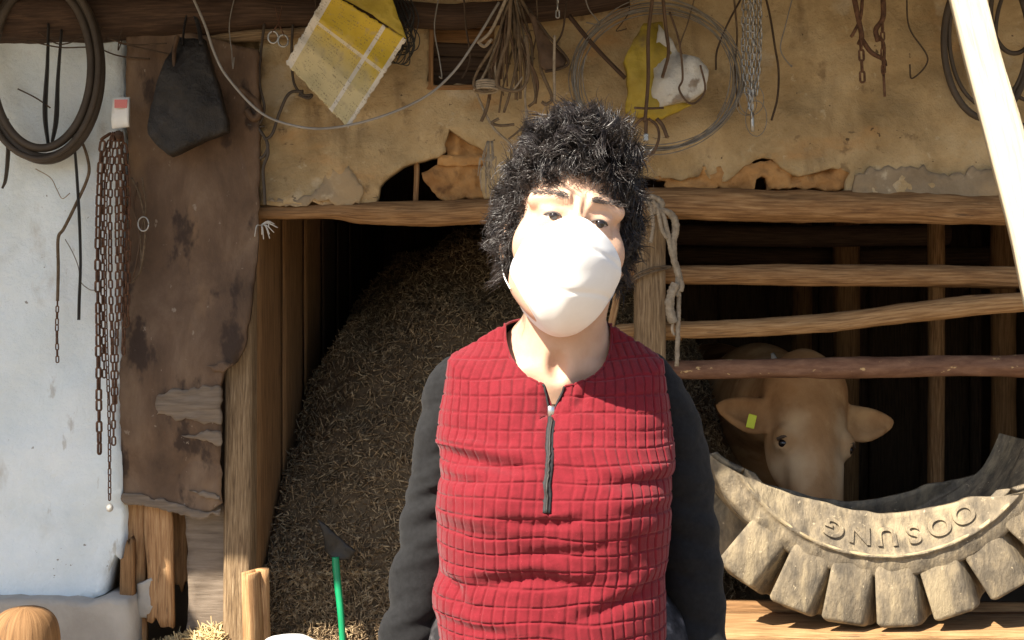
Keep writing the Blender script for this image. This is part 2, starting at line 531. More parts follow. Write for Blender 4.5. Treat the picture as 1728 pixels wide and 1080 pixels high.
MT['horn'] = mat('grey horn', [(.3, (.16, .15, .14)), (.7, (.34, .32, .29))], 30, rough=.5, bump=.1)
MT['eye'] = mat('dark wet eye', [(.3, (.008, .006, .005)), (.7, (.018, .012, .01))], 9, rough=.08, bump=0, spec=.6)
MT['sclera'] = mat('eye white', [(.3, (.48, .42, .38)), (.7, (.56, .50, .46))], 9, rough=.15, bump=0, spec=.5)
MT['coat'] = mat('tan cattle coat', [(.3, (.24, .115, .046)), (.5, (.39, .205, .088)), (.75, (.52, .31, .15))], 4.5, (1, 1, .6), .85, .5, 160, sheen=.0, bdist=.004, spec=.1,
    stain=[((.58, .36, .17), 5.5, .56, .70, None, .6), ((.20, .085, .03), 7, .60, .72, (1, 1, .5), .5)])
MT['coat_nose'] = mat('pink muzzle', [(.3, (.42, .25, .19)), (.7, (.52, .33, .26))], 20, rough=.4, bump=.2)
MT['skin'] = mat('sunlit skin', [(.3, (.53, .325, .22)), (.7, (.61, .40, .285))], 26, rough=.5, bump=.35, bscale=260, bdist=.001, sss=.12, stain=[((.55, .27, .20), 16, .6, .75, None, .45)])
MT['hair'] = mat('black permed hair', [(.3, (.010, .0075, .007)), (.7, (.042, .032, .028))], 50, rough=.36, bump=0, spec=.6)
MT['brow'] = mat('brow hair', [(.3, (.06, .05, .046)), (.7, (.13, .11, .10))], 60, rough=.5, bump=0)
MT['hair_mass'] = mat('dark hair mass', [(.3, (.004, .003, .003)), (.7, (.010, .008, .007))], 60, rough=.9, bump=.8, bscale=160, bdist=.006, spec=.05)
MT['mask'] = mat('white mask cloth', [(.3, (.80, .79, .77)), (.7, (.84, .83, .81))], 60, rough=.85, bump=.15, bscale=400, bdist=.0006)
MT['worn'] = mat('worn pale rubber', [(.3, (.22, .17, .10)), (.7, (.48, .38, .23))], 30, rough=.85, bump=.4)
MT['red'] = mat('red quilted knit', [(.3, (.132, .004, .009)), (.7, (.182, .007, .015))], 130, rough=.9, bump=.5, bscale=620, bdist=.0012, sheen=.12,
    speck=[((.42, .06, .075), 700, .64, .72, None, .6)])
MT['black_knit'] = mat('charcoal knit', [(.3, (.006, .006, .0065)), (.7, (.013, .013, .014))], 160, rough=.95, bump=.6, bscale=560, bdist=.001, sheen=.04)
MT['zip'] = mat('black zip tape', [(.3, (.012, .012, .013)), (.7, (.028, .028, .03))], 300, rough=.7, bump=.3, bscale=900, bdist=.0006)
MT['chrome'] = mat('zip metal', [(.3, (.50, .48, .45)), (.7, (.72, .70, .66))], 200, rough=.25, bump=.1, metal=.95)
MT['trousers'] = mat('dark patterned trousers', [(.42, (.016, .015, .017)), (.55, (.05, .047, .05)), (.66, (.17, .15, .15))], 28, rough=.9, bump=.2)
MT['shoe'] = mat('dark shoe', [(.3, (.02, .018, .018)), (.7, (.04, .036, .035))], 20, rough=.5, bump=.1)
MT['roof'] = mat('roof clay and boards', [(.3, (.09, .06, .038)), (.7, (.18, .125, .08))], 5, bump=.5)

# ================================================================== the setting
def plane_grid(x0, x1, y0, y1, n, z, amp=0.0, sc=0.3, seed=0):
    xs = np.linspace(x0, x1, n); ys = np.linspace(y0, y1, n)
    X, Y = np.meshgrid(xs, ys, indexing='ij')
    P = np.stack((X, Y, np.zeros_like(X)), -1).reshape(-1, 3)
    P[:, 2] = z + (fbm(P, sc, seed) * amp if amp else 0)
    i = np.arange((n - 1) * n).reshape(n - 1, n)[:, :-1].ravel()
    F = np.stack((i, i + n, i + n + 1, i + 1), -1)
    return P, F
V, F = plane_grid(-300, 300, -300, 300, 40, 0)
g = mk('ground', V, F, MT['dirt']); g['kind'] = 'structure'
YF = 3.60                                   # distance of the barn front

# ------------------------------------------------------------------ barn
barn = thing('barn', 'old clay-walled cattle barn with peeling tan plaster and log lintel', 'barn', (0.5, 4.6, 0))

def bumps(amp, sc, seed, extra=None):
    def f(P):
        q = np.stack((P[:, 0] * sc, P[:, 1] * sc, np.zeros(len(P))), -1)
        z = fbm(q, 1.0, seed, 4) * amp
        if extra is not None: z = z + extra(P)
        return z
    return f

plaster_outline = [(435, -430), (2520, -430), (2520, 345), (2200, 338), (1990, 346), (1800, 337), (1728, 336), (1660, 345), (1620, 341), (1580, 331), (1520, 333), (1470, 340), (1432, 332),
    (1428, 306), (1436, 291), (1405, 284), (1378, 291), (1350, 296), (1327, 286), (1306, 268), (1290, 265), (1276, 269), (1256, 280), (1242, 296),
    (1212, 306), (1200, 300), (1187, 273), (1180, 296), (1150, 306), (1135, 300), (1096, 298), (1060, 305), (960, 312), (880, 318), (832, 334), (818, 336),
    (812, 302), (818, 276), (823, 257), (806, 246), (781, 233), (757, 218), (752, 254), (741, 265), (702, 274), (680, 281), (656, 296), (642, 314),
    (638, 331), (631, 348), (600, 342), (560, 346), (526, 340), (508, 346), (460, 345), (435, 346)]
niche = [(724, 24), (832, 26), (830, 143), (795, 146), (735, 146), (720, 138), (728, 110)]
V, F = sheet(plaster_outline, YF - .02, [niche], step=11, thick=.05, jag=5, disp=bumps(.013, .014, 3), seed=4)
mk('plaster_wall', V, F, MT['plaster'], barn, smooth=True)
# raw clay behind the fallen plaster
V, F = sheet([(1090, 288), (1440, 262), (1440, 318), (1400, 322), (1350, 318), (1296, 321), (1292, 300), (1284, 296), (1276, 304), (1272, 322), (1220, 318), (1180, 322), (1128, 318), (1124, 303), (1100, 300)],
             YF, step=6, thick=.035, jag=5, disp=bumps(.016, .07, 8), seed=9)
mk('clay_infill', V, F, MT['clay'], barn)
V, F = sheet([(742, 205), (830, 240), (835, 336), (742, 334), (728, 322), (714, 304), (711, 291), (728, 284), (752, 270)],
             YF + .01, step=6, thick=.03, jag=5, disp=bumps(.015, .07, 12), seed=11)
mk('clay_infill', V, F, MT['clay'], barn)
V, F = sheet([(740, 262), (822, 262), (826, 276), (782, 281), (738, 278)], YF - .005, step=8, thick=.02, jag=2, disp=bumps(.004, .05, 13), seed=13)
mk('clay_ledge', V, F, MT['clay'], barn)
V, F = sheet([(452, 338), (525, 330), (545, 300), (566, 282), (590, 278), (600, 296), (612, 320), (606, 342), (560, 346), (524, 343), (500, 348)],
             YF - .0285, step=6, thick=.02, jag=9, disp=bumps(.004, .02, 14), seed=15)
mk('cement_patch', V, F, MT['cement'], barn)
V, F = sheet([(1432, 330), (1445, 296), (1500, 278), (1580, 290), (1700, 282), (1790, 290), (1790, 340), (1660, 346), (1580, 334), (1480, 342)],
             YF - .030, step=7, thick=.02, jag=9, disp=bumps(.007, .02, 24), seed=25)
mk('cement_patch', V, F, MT['cement'], barn)
# lath stick standing in the hole
V, F, uv = tube([W(703, 272, YF + .02), W(703, 300, YF + .02), W(701, 345, YF + .02)], .0085, 8, 4, .12, 3)
mk('lath', V, F, MT['log'], barn, uv)
# little boarded niche
for (a, b, w_, dd, m_) in [((728, 20), (728, 150), .016, YF - .03, 'board'), ((720, 148), (836, 148), .014, YF - .026, 'board'), ((720, 24), (838, 24), .016, YF - .026, 'board_dark')]:
    V, F, uv = plank(W(*a, dd), W(*b, dd), w_, .02, seed=int(a[0] + b[1]))
    mk('niche_frame', V, F, MT[m_], barn, uv)
for k, (y0, m_) in enumerate([(36, 'board'), (60, 'board'), (84, 'board_dark'), (108, 'board_dark'), (131, 'board_dark')]):
    V, F, uv = plank(W(716, y0, YF + .05), W(842, y0 + 2, YF + .05), .042, .014, seed=40 + k)
    mk('niche_board', V, F, MT[m_], barn, uv)

def logpx(name, pts, m, d=YF, sides=22, rough=.10, seed=1, sub=14, parent=barn, grain=7):
    P = [W(x, y, d if len(q) == 0 else q[0]) for (x, y, r, *q) in pts]
    rr = [r / FPX * (d if len(q) == 0 else q[0]) for (x, y, r, *q) in pts]
    V, F, uv = tube(P, rr, sides, sub, rough, seed, grain=grain)
    return mk(name, V, F, MT[m], parent, uv)

logpx('lintel', [(425, 358, 10), (480, 359, 11), (560, 357, 13), (605, 360, 18), (650, 361, 20), (740, 360, 21), (835, 356, 21), (950, 350, 23), (1100, 343, 25), (1250, 346, 28),
                 (1400, 349, 27), (1560, 351, 26), (1800, 356, 27), (2150, 354, 26), (2520, 358, 26)], 'log', YF - .005, 30, .15, 2)
logpx('top_beam', [(-120, 30, 46), (60, 30, 44), (200, 26, 42), (330, 22, 40), (430, 20, 30), (520, 22, 22), (620, 20, 22), (740, 28, 22), (850, 22, 20), (960, 12, 18), (1060, -6, 16)], 'log_dark', YF - .06, 24, .12, 5)
logpx('ledge_pole', [(340, 66, 8), (420, 60, 10), (520, 54, 9), (610, 44, 8)], 'post', YF - .05, 14, .15, 6)

# posts of the barn front
def post(name, a, b, wa, wb, t, m, seed, seg=40, parent=barn):
    """squared weathered post with cracks, from a (top) to b (bottom)"""
    a, b = np.array(a, float), np.array(b, float)
    n = 10
    P, UV = [], []
    sec = []
    for s in range(4):
        for j in range(n):
            u = j / n
            q = [(-.5 + u, -.5), (.5, -.5 + u), (.5 - u, .5), (-.5, .5 - u)][s]
            sec.append(q)
    sec = np.array(sec)
    ang = np.arctan2(sec[:, 1], sec[:, 0])
    k = (np.abs(np.cos(ang)) ** 6 + np.abs(np.sin(ang)) ** 6) ** (-1 / 6) * .5
    sec = np.stack((np.cos(ang) * k, np.sin(ang) * k), -1)
    m_ = len(sec)
    for i in range(seg + 1):
        u = i / seg
        c = a + (b - a) * u
        w = wa + (wb - wa) * u
        q = np.stack((sec[:, 0] * 26, sec[:, 1] * 26, np.full(m_, u * np.linalg.norm(b - a) * 2.2)), -1)
        crack = np.clip(np.abs(vnoise(q * np.array([.9, .9, .35]), 1.0, seed)) * 6, 0, 1) - 1
        g = .05 * fbm(q * .12, 1.0, seed + 2, 3)
        off = 1 + g + crack * .07
        P.append(np.stack((c[0] + sec[:, 0] * w * off, c[1] + sec[:, 1] * t * off, np.full(m_, c[2]) + .004 * vnoise(q, .6, seed + 9) * (i in (0, seg))), -1))
    V = np.vstack(P)
    F, uv = [], []
    L = np.linalg.norm(b - a)
    for i in range(seg):
        for j in range(m_):
            k2 = (j + 1) % m_
            F.append((i * m_ + j, i * m_ + k2, (i + 1) * m_ + k2, (i + 1) * m_ + j))
            u0, u1 = i / seg * L, (i + 1) / seg * L
            v0, v1 = j / m_ * 4 * wa, (j + 1) / m_ * 4 * wa
            uv += [(u0, v0), (u0, v1), (u1, v1), (u1, v0)]
    for ring, rev in ((0, False), (seg, True)):
        f = [ring * m_ + j for j in range(m_)]
        if rev: f = f[::-1]
        F.append(tuple(f)); uv += [(.01 * math.cos(j), .01 * math.sin(j)) for j in range(m_)]
    return mk(name, V, F, MT[m], parent, uv)

post('door_post', W(408, 380, YF + .03), (W(405, 1080, YF)[0], YF - .01, 0.0), .085, .088, .10, 'post', 31)
post('fence_post', W(1096, 352, YF - .005), (W(1095, 800, YF)[0], YF - .005, 0.0), .088, .096, .09, 'post', 35)

post('corner_post', W(2490, 352, YF - .005), (W(2490, 800, YF)[0], YF - .005, 0.0), .10, .11, .10, 'post', 37)
# planks of the bay's left side wall, running away from the front
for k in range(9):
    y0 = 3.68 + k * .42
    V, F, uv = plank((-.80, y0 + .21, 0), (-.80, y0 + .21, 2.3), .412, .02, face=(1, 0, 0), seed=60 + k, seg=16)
    mk('side_board', V, F, MT['board'] if k < 3 else MT['board_dark'], barn, uv)  # far boards use the darker copy: the bay's gloom is put into their colour
# rear wall boards, far side wall, roof
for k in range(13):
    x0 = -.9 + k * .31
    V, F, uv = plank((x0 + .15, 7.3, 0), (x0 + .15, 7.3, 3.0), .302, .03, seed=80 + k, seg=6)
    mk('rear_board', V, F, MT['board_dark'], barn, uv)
for k in range(11):
    y0 = 3.72 + k * .33
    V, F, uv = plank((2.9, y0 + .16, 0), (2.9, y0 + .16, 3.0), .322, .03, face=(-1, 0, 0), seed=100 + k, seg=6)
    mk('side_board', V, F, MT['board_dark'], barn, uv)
slab_later = None
V, F = box((-.7, 7.36, 1.6), (7.4, .04, 3.3)); mk('rear_wall', V, F, MT['board_dark'], barn, smooth=False)
V, F = box((2.96, 5.5, 1.6), (.04, 3.7, 3.3)); mk('outer_wall', V, F, MT['board_dark'], barn, smooth=False)
V, F = box((-.85, 5.5, 1.6), (.04, 3.7, 3.4)); mk('outer_wall', V, F, MT['board_dark'], barn, smooth=False)
EAVE_Y, EAVE_Z = 2.40, 2.37
def slab(name, pts, t, m):
    P = np.array(pts, float)
    V = np.vstack((P, P + np.array((0, 0, t))))
    F = [(3, 2, 1, 0), (4, 5, 6, 7)] + [(i, (i + 1) % 4, (i + 1) % 4 + 4, i + 4) for i in range(4)]
    return mk(name, V, F, MT[m], barn, smooth=False)
slab('roof', [(-4.5, EAVE_Y, EAVE_Z), (5, EAVE_Y, EAVE_Z), (5, 5.3, 3.75), (-4.5, 5.3, 3.75)], .14, 'roof')
slab('roof', [(-4.5, 5.302, 3.75), (5, 5.302, 3.75), (5, 8.2, 2.5), (-4.5, 8.2, 2.5)], .14, 'roof')
for k in range(14):
    x = -4.2 + k * .68
    sl = (3.75 - EAVE_Z) / (5.3 - EAVE_Y)
    V, F, uv = tube([(x, EAVE_Y + .04, EAVE_Z - .058 + .04 * sl), (x, 3.9, EAVE_Z - .058 + 1.5 * sl), (x, 5.2, EAVE_Z - .058 + 2.8 * sl)], .05, 10, 4, .1, 120 + k)
    mk('rafter', V, F, MT['log_dark'], barn, uv)
# gable ends close the roof space
for x in (-4.45, 4.95):
    P = np.array([(x, 3.6, 0), (x, 8.1, 0), (x, 8.1, 2.52), (x, 5.3, 3.74), (x, 3.6, 3.0)])
    V = np.vstack((P, P + np.array((.1 if x < 0 else -.1, 0, 0))))
    F = [(0, 1, 2, 3, 4), (9, 8, 7, 6, 5)] + [(i, i + 5, (i + 1) % 5 + 5, (i + 1) % 5) for i in range(5)]
    mk('gable_wall', V, F, MT['plaster'], barn, smooth=False)
# posts standing in the dark of the pen
for k, (px, d, r) in enumerate([(1576, 5.0, .035), (1425, 6.2, .07), (1350, 6.8, .06), (1690, 5.8, .06)]):
    x = W(px, 0, d)[0]
    V, F, uv = tube([(x, d, 0), (x + .01, d, 1.2), (x, d, 2.6)], r, 12, 8, .1, 140 + k)
    mk('inner_post', V, F, MT['log'] if k == 0 else MT['board'], barn, uv)
for k, (y, d, px0, px1) in enumerate([(430, 6.4, 1120, 1760), (395, 5.6, 1130, 1600)]):
    V, F, uv = tube([W(px0, y, d), W((px0 + px1) / 2, y + 4, d), W(px1, y, d)], .05, 12, 8, .1, 150 + k)
    mk('inner_beam', V, F, MT['board_dark'], barn, uv)

# ------------------------------------------------------------------ whitewashed wall on the left with its plinth
wall = thing('whitewashed_wall', 'whitewashed clay wall at the far left standing on a grey concrete plinth', 'wall', (-1.9, 3.6, 0))
YW = 3.54
V, F = sheet([(-900, -480), (206, -480), (207, 300), (205, 700), (208, 905), (204, 948), (193, 936), (184, 962), (177, 1003), (150, 1012), (138, 1028), (70, 1022), (-900, 1022)],
             YW, step=17, thick=.12, jag=2.5, disp=bumps(.010, .010, 33), seed=34)
mk('limewash_face', V, F, MT['lime'], wall)
V, F = sheet([(-900, 1008), (120, 1012), (150, 1018), (176, 1008), (216, 1012), (222, 1060), (230, 1290), (-900, 1290)], YW - .055, step=16, thick=.17, jag=2.5, disp=bumps(.008, .012, 36), seed=37)
mk('plinth', V, F, MT['concrete'], wall)
P = np.array([(-4.5, 2.12, 2.26), (-2.28, 2.12, 2.26), (-2.28, 2.395, 2.365), (-4.5, 2.395, 2.365)])
V = np.vstack((P, P + np.array((0, 0, .12))))
F = [(3, 2, 1, 0), (4, 5, 6, 7)] + [(i, (i + 1) % 4, (i + 1) % 4 + 4, i + 4) for i in range(4)]
mk('added_shade_eave', V, F, MT['roof'], wall, smooth=False)  # unseen slab added to keep the sun off the white wall
# pale lining behind the upper part where the wall turns brown
V, F = sheet([(206, -480), (440, -480), (440, 360), (206, 360)], YF + .03, step=22, thick=.08, jag=0, disp=bumps(.008, .012, 38), seed=38)
mk('plaster_wall', V, F, MT['plaster'], barn)

# ------------------------------------------------------------------ rough wood under the hanging sheet
for k, (x0, y0, x1, y1, w_, d, m_) in enumerate([(232, 780, 226, 1290, .065, YF - .0, 'splinter'), (268, 800, 270, 1050, .075, YF - .02, 'splinter'), (303, 760, 302, 985, .05, YF + .06, 'board'),
                                               (216, 930, 218, 1290, .035, YF - .05, 'board')]):
    V, F, uv = plank(W(x0, y0, d), W(x1, y1, d), w_, .03, seed=160 + k, seg=24, ragged=.05, wob=.006)
    mk('broken_board', V, F, MT[m_], barn, uv)
V, F = sheet([(312, 850), (392, 850), (390, 1290), (300, 1290), (318, 1000)], YF - .005, step=10, thick=.025, jag=2, disp=bumps(.004, .03, 170), seed=171)
mk('clay_infill', V, F, MT['peel'], barn)
V, F = sheet([(232, 985), (255, 975), (262, 1010), (250, 1045), (228, 1040)], YF - .035, step=7, thick=.03, jag=2, disp=bumps(.006, .05, 172), seed=173)
mk('cement_patch', V, F, MT['concrete'], barn)

# the torn brown sheet nailed over the corner
pan = thing('hanging_sheet', 'torn dark brown sheet nailed up between the white wall and the doorway', 'sheet', W(300, 868, YF - .06))
def curl(P):
    return .018 * np.sin(P[:, 1] * .011 + 1) + .010 * fbm(np.stack((P[:, 0] * .012, P[:, 1] * .006, P[:, 0] * 0), -1), 1.0, 44, 3) + .028 * sst(395, 440, P[:, 0]) * sst(700, 300, P[:, 1])
V, F = sheet([(216, 60), (300, 50), (440, 90), (439, 260), (437, 400), (431, 470), (424, 530), (412, 590), (400, 612), (380, 625), (374, 650), (372, 760), (374, 850),
              (352, 866), (330, 869), (290, 858), (250, 845), (206, 838), (205, 640), (214, 400)], YF - .065, step=10, thick=.008, jag=2.5, disp=curl, seed=45)
mk('sheet_face', V, F, MT['hide'], pan)
for k, poly in enumerate([[(268, 672), (300, 655), (345, 648), (372, 650), (374, 716), (330, 710), (265, 700)], [(308, 736), (345, 730), (373, 728), (373, 752), (350, 742)],
                          [(318, 828), (352, 833), (372, 838), (372, 848)], [(352, 618), (372, 610), (392, 612), (384, 622), (362, 628)], [(206, 832), (250, 838), (300, 852), (340, 862), (372, 858), (370, 869), (330, 873), (280, 862), (206, 846)]]):
    V, F = sheet(poly, YF - .0685, step=5, thick=.004, jag=6, disp=lambda P: curl(P) + .002 + .003 * vnoise(np.stack((P[:, 0] * .05, P[:, 1] * .2, P[:, 0] * 0), -1), 1, 4), seed=50 + k)
    mk('peeled_patch', V, F, MT['peel'] if k != 3 else MT['hide'], pan)
# short split block standing by the post
V, F, uv = plank(W(427, 966, 3.46), W(431, 1290, 3.46), .034, .07, face=(-.55, -1, 0), seed=180, seg=30, ragged=.012, wob=.004)
b1 = mk('split_stake', V, F, MT['splinter'], None, uv); tag(b1, 'short split wooden stake standing against the grey doorway post', 'stake')
V, F, uv = tube([W(443, 960, 3.49), W(446, 1100, 3.49), W(447, 1290, 3.49)], .020, 9, 8, .2, 182)
b2 = mk('split_stake', V, F, MT['splinter'], None, uv); tag(b2, 'darker round stake just right of the split stake by the straw', 'stake')
# worn stump at the lower left corner
c = W(42, 1080, 3.25)
P, rr = [], []
for z, r in [(0, .105), (.1, .098), (.25, .095), (.36, .094), (.42, .088), (.455, .074), (.475, .05), (.483, .018)]:
    P.append((c[0], c[1], z)); rr.append(r)
V, F, uv = tube(P, rr, 30, 6, .05, 190, grain=4)
s = mk('wood_stump', V, F, MT['board'], None, uv); tag(s, 'round topped orange wooden stump in the lower left corner', 'stump')

# ------------------------------------------------------------------ rails across the pen
def rail(label, pts, m, seed, d=3.545):
    o = logpx('fence_rail', pts, m, d, 24, .15, seed, 16, None, 6)
    return tag(o, label, 'rail', 'rails closing the cattle pen')
rail('uppermost pen rail, a level brown pole just under the lintel', [(1046, 458, 15, 3.64), (1100, 462, 16, 3.64), (1160, 464, 16, 3.64), (1300, 464, 17, 3.63), (1450, 465, 18, 3.62), (1600, 466, 18, 3.62), (1800, 470, 19, 3.62), (2150, 474, 18, 3.62), (2500, 470, 17, 3.62)], 'log', 201)
rail('second pen rail, a crooked pole climbing to the right', [(1040, 560, 12, 3.64), (1110, 556, 14, 3.64), (1180, 556, 15, 3.63), (1290, 552, 15, 3.62), (1400, 545, 16, 3.61), (1500, 532, 16, 3.60), (1600, 520, 18, 3.59), (1680, 512, 17, 3.58), (1800, 508, 16, 3.58), (2150, 500, 17, 3.6), (2500, 488, 15, 3.6)], 'log_pale', 207)
rail('lowest pen rail, a smooth reddish pole just above the cow', [(1100, 624, 15, 3.64), (1180, 624, 16, 3.64), (1300, 622, 16, 3.63), (1450, 620, 18, 3.62), (1600, 618, 18, 3.62), (1800, 618, 19, 3.62), (2150, 616, 18, 3.62), (2500, 620, 17, 3.62)], 'log_red', 213)
V, F, uv = plank(W(1052, 440, 3.72), W(1020, 600, 3.72), .022, .014, seed=220)
s = mk('lath_stick', V, F, MT['splinter'], None, uv); tag(s, 'thin pale lath leaning behind the fence post beside her hair', 'lath')
V, F, uv = plank(W(1046, 560, 3.70), W(1150, 560, 3.70), .05, .03, seed=221)
s = mk('wood_offcut', V, F, MT['log_pale'], None, uv); tag(s, 'pale square-cut board end behind the fence post', 'board')

# plank shelf that carries the tyre
PLZ = .376
V, F, uv = plank((.55, 3.51, PLZ - .0145), (2.85, 3.51, PLZ - .0145), .26, .028, face=(0, 0, 1), seed=230, seg=30, wob=.0025)
shelf = mk('plank_shelf', V, F, MT['log_pale'], None, uv); tag(shelf, 'pale plank under the tyre trough along the foot of the pen', 'plank')
for px in (1180, 1600):
    x = W(px, 0, 3.55)[0]
    V, F, uv = tube([(x, 3.55, 0), (x, 3.55, .2), (x, 3.55, PLZ - .03)], .06, 14, 4, .1, 240 + px)
    tag(mk('support_block', V, F, MT['log_dark'], None, uv), 'short log block under the %s end of the plank shelf' % ('left' if px < 1400 else 'right'), 'log')
for k in range(2):
    V, F, uv = plank((.50, 3.66, .12 + k * .2), (2.9, 3.66, .10 + k * .2), .17, .03, seed=250 + k, seg=14)
    mk('kick_board', V, F, MT['board'], barn, uv)

# the sun-bleached prop at the right
a, b = W(1606, -110, 2.25), W(1775, 560, 2.25)
dv = (b - a) / np.linalg.norm(b - a)
t0 = (EAVE_Z - .01 - a[2]) / dv[2]; t1 = -a[2] / dv[2]
A_, B_ = a + dv * t0, a + dv * t1
V, F, uv = plank(B_, A_, .066, .05, face=(-.25, -1, 0), seed=260, seg=60, ragged=.01, wob=.006)
o = mk('timber_prop', V, F, MT['timber'], None, uv); tag(o, 'thick pale timber prop leaning in full sunlight at the right edge', 'timber')

# ------------------------------------------------------------------ chaff heap in the dark bay
def pile_z(x, y):
    t = 1 - np.exp(-np.clip(y - 3.74, 0, 9) / .6)
    z = .46 + .55 * t + .90 * np.clip(x + .8, 0.0, 2) ** .42 * t
    z = z * sst(3.46, 3.66, y) if False else z
    q = np.stack((x, y, np.zeros_like(x)), -1)
    z = z + .07 * fbm(q, 4.0, 71, 4) - 1.6 * np.clip(x - .15, 0, 1) ** 1.4
    return np.maximum(z, .0)
nx, ny = 90, 110
xs = np.linspace(-.785, .95, nx); ys = np.linspace(3.76, 6.6, ny)
X, Y = np.meshgrid(xs, ys, indexing='ij')
Z = pile_z(X.ravel(), Y.ravel()) + .012 * vnoise(np.stack((X.ravel(), Y.ravel(), X.ravel() * 0), -1), 40, 5)
P = np.stack((X.ravel(), Y.ravel(), Z), -1)
i = np.arange((nx - 1) * ny).reshape(nx - 1, ny)[:, :-1].ravel()
F = [tuple(r) for r in np.stack((i, i + ny, i + ny + 1, i + 1), -1)]
# skirt to the floor at the front
base = len(P)
fr = P[::ny].copy(); fr[:, 2] = 0; fr[:, 1] -= .10
P = np.vstack((P, fr))
for k in range(nx - 1): F.append((k * ny, base + k, base + k + 1, (k + 1) * ny))
rng = np.random.default_rng(5)
def stalks(C, Nn, L, r, rng, tilt=.5):
    """one thin three-sided stalk per centre C, lying roughly on the surface with normal Nn"""
    n = len(C)
    D = rng.normal(size=(n, 3)); D -= (1 - tilt) * (D * Nn).sum(1)[:, None] * Nn
    D /= np.linalg.norm(D, axis=1)[:, None]
    S = np.cross(D, rng.normal(size=(n, 3))); S /= np.linalg.norm(S, axis=1)[:, None]
    U = np.cross(D, S)
    Vs = []
    for e in (-.5, .5):
        for k in range(3):
            a = 2.094 * k
            Vs.append(C + D * (L * e)[:, None] + (S * math.cos(a) + U * math.sin(a)) * r[:, None])
    V = np.stack(Vs, 1).reshape(-1, 3)
    b = np.arange(n)[:, None] * 6
    F = np.vstack([np.hstack((b + q[0], b + q[1], b + q[2], b + q[3])) for q in ((0, 1, 4, 3), (1, 2, 5, 4), (2, 0, 3, 5))])
    return V, F
n = 34000
x = rng.uniform(-.775, .8, n); y = 3.75 + rng.uniform(0, 1, n) ** 1.5 * 2.2
z = pile_z(x, y)
e = .01
nn = np.stack((-(pile_z(x + e, y) - z) / e, -(pile_z(x, y + e) - z) / e, np.ones(n)), -1); nn /= np.linalg.norm(nn, axis=1)[:, None]
C = np.stack((x, y, z), -1) + nn * rng.uniform(-.002, .012, n)[:, None]
V1, F1 = stalks(C, nn, rng.uniform(.014, .030, n) + .055 * rng.random(n) ** 5, rng.uniform(.0011, .0030, n), rng, .75)
# front face of the heap below the doorway
n2 = 9000
xx = rng.uniform(-.775, .45, n2); u = rng.uniform(0, 1, n2)
z0 = pile_z(xx, np.full(n2, 3.76))
C2 = np.stack((xx, 3.76 - .10 * (1 - u) - .012, z0 * u), -1)
V2, F2 = stalks(C2, np.tile((0, -1.0, .2), (n2, 1)), rng.uniform(.012, .06, n2), rng.uniform(.0010, .0026, n2), rng)
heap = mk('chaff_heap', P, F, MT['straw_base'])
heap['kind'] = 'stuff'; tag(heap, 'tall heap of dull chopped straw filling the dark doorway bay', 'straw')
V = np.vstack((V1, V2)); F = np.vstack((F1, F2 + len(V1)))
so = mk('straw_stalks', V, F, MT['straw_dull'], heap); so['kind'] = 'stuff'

# bright straw spilled in the sun at the foot of the post
nx = 40
xs = np.linspace(W(205, 0, 3.5)[0], W(470, 0, 3.5)[0], nx); ys = np.linspace(3.22, 3.64, 24)
def spill_z(x, y):
    cx = (x - W(318, 0, 3.5)[0]) / .30
    return np.maximum(.31 * np.exp(-cx * cx) * sst(3.15, 3.56, y) + .03 * fbm(np.stack((x, y, x * 0), -1), 9, 3), 0.0)
X, Y = np.meshgrid(xs, ys, indexing='ij')
P = np.stack((X.ravel(), Y.ravel(), spill_z(X.ravel(), Y.ravel())), -1)
i = np.arange((nx - 1) * 24).reshape(nx - 1, 24)[:, :-1].ravel()
F = np.stack((i, i + 24, i + 25, i + 1), -1)
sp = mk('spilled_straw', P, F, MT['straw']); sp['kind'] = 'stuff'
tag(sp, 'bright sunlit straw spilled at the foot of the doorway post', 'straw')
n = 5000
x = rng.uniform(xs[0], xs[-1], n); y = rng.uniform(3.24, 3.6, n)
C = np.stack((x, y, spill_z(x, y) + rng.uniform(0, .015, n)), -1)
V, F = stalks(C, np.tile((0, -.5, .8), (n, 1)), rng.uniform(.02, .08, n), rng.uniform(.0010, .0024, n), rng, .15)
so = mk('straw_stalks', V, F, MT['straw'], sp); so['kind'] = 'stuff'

# ================================================================== things hanging on the barn
def line(name, pts, r, m, d=3.50, sides=7, sub=8, parent=None, label=None, cat=None, group=None, flat=1.0, rough=0, seed=0):
    P = [W(p[0], p[1], p[2] if len(p) > 2 else d) for p in pts]
    V, F, uv = tube(P, r, sides, sub, rough, seed, flat=flat)
    o = mk(name, V, F, MT[m], parent, uv)
    if label: tag(o, label, cat, group)
    return o

def link_mesh(name, L, Wd, r, m, ns=12, k=5):
    P = []
    h = L / 2 - Wd / 2
    for i in range(ns):
        a = 2 * math.pi * (i + .5) / ns
        P.append((math.cos(a) * (Wd / 2 - r), 0, math.sin(a) * (Wd / 2 - r) + (h if math.sin(a) > 0 else -h)))
    P = np.array(P)
    V, F = [], []
    for i in range(ns):
        t = P[(i + 1) % ns] - P[i - 1]; t /= np.linalg.norm(t)
        nrm = np.cross(t, (0, 1, 0))
        for j in range(k):
            a = 2 * math.pi * j / k
            V.append(P[i] + nrm * math.cos(a) * r + np.array((0, 1, 0)) * math.sin(a) * r)
    for i in range(ns):
        for j in range(k):
            F.append((i * k + j, i * k + (j + 1) % k, (i + 1) % ns * k + (j + 1) % k, (i + 1) % ns * k + j))
    me = mesh_data(name, V, F)
    me.materials.append(m)
    return me

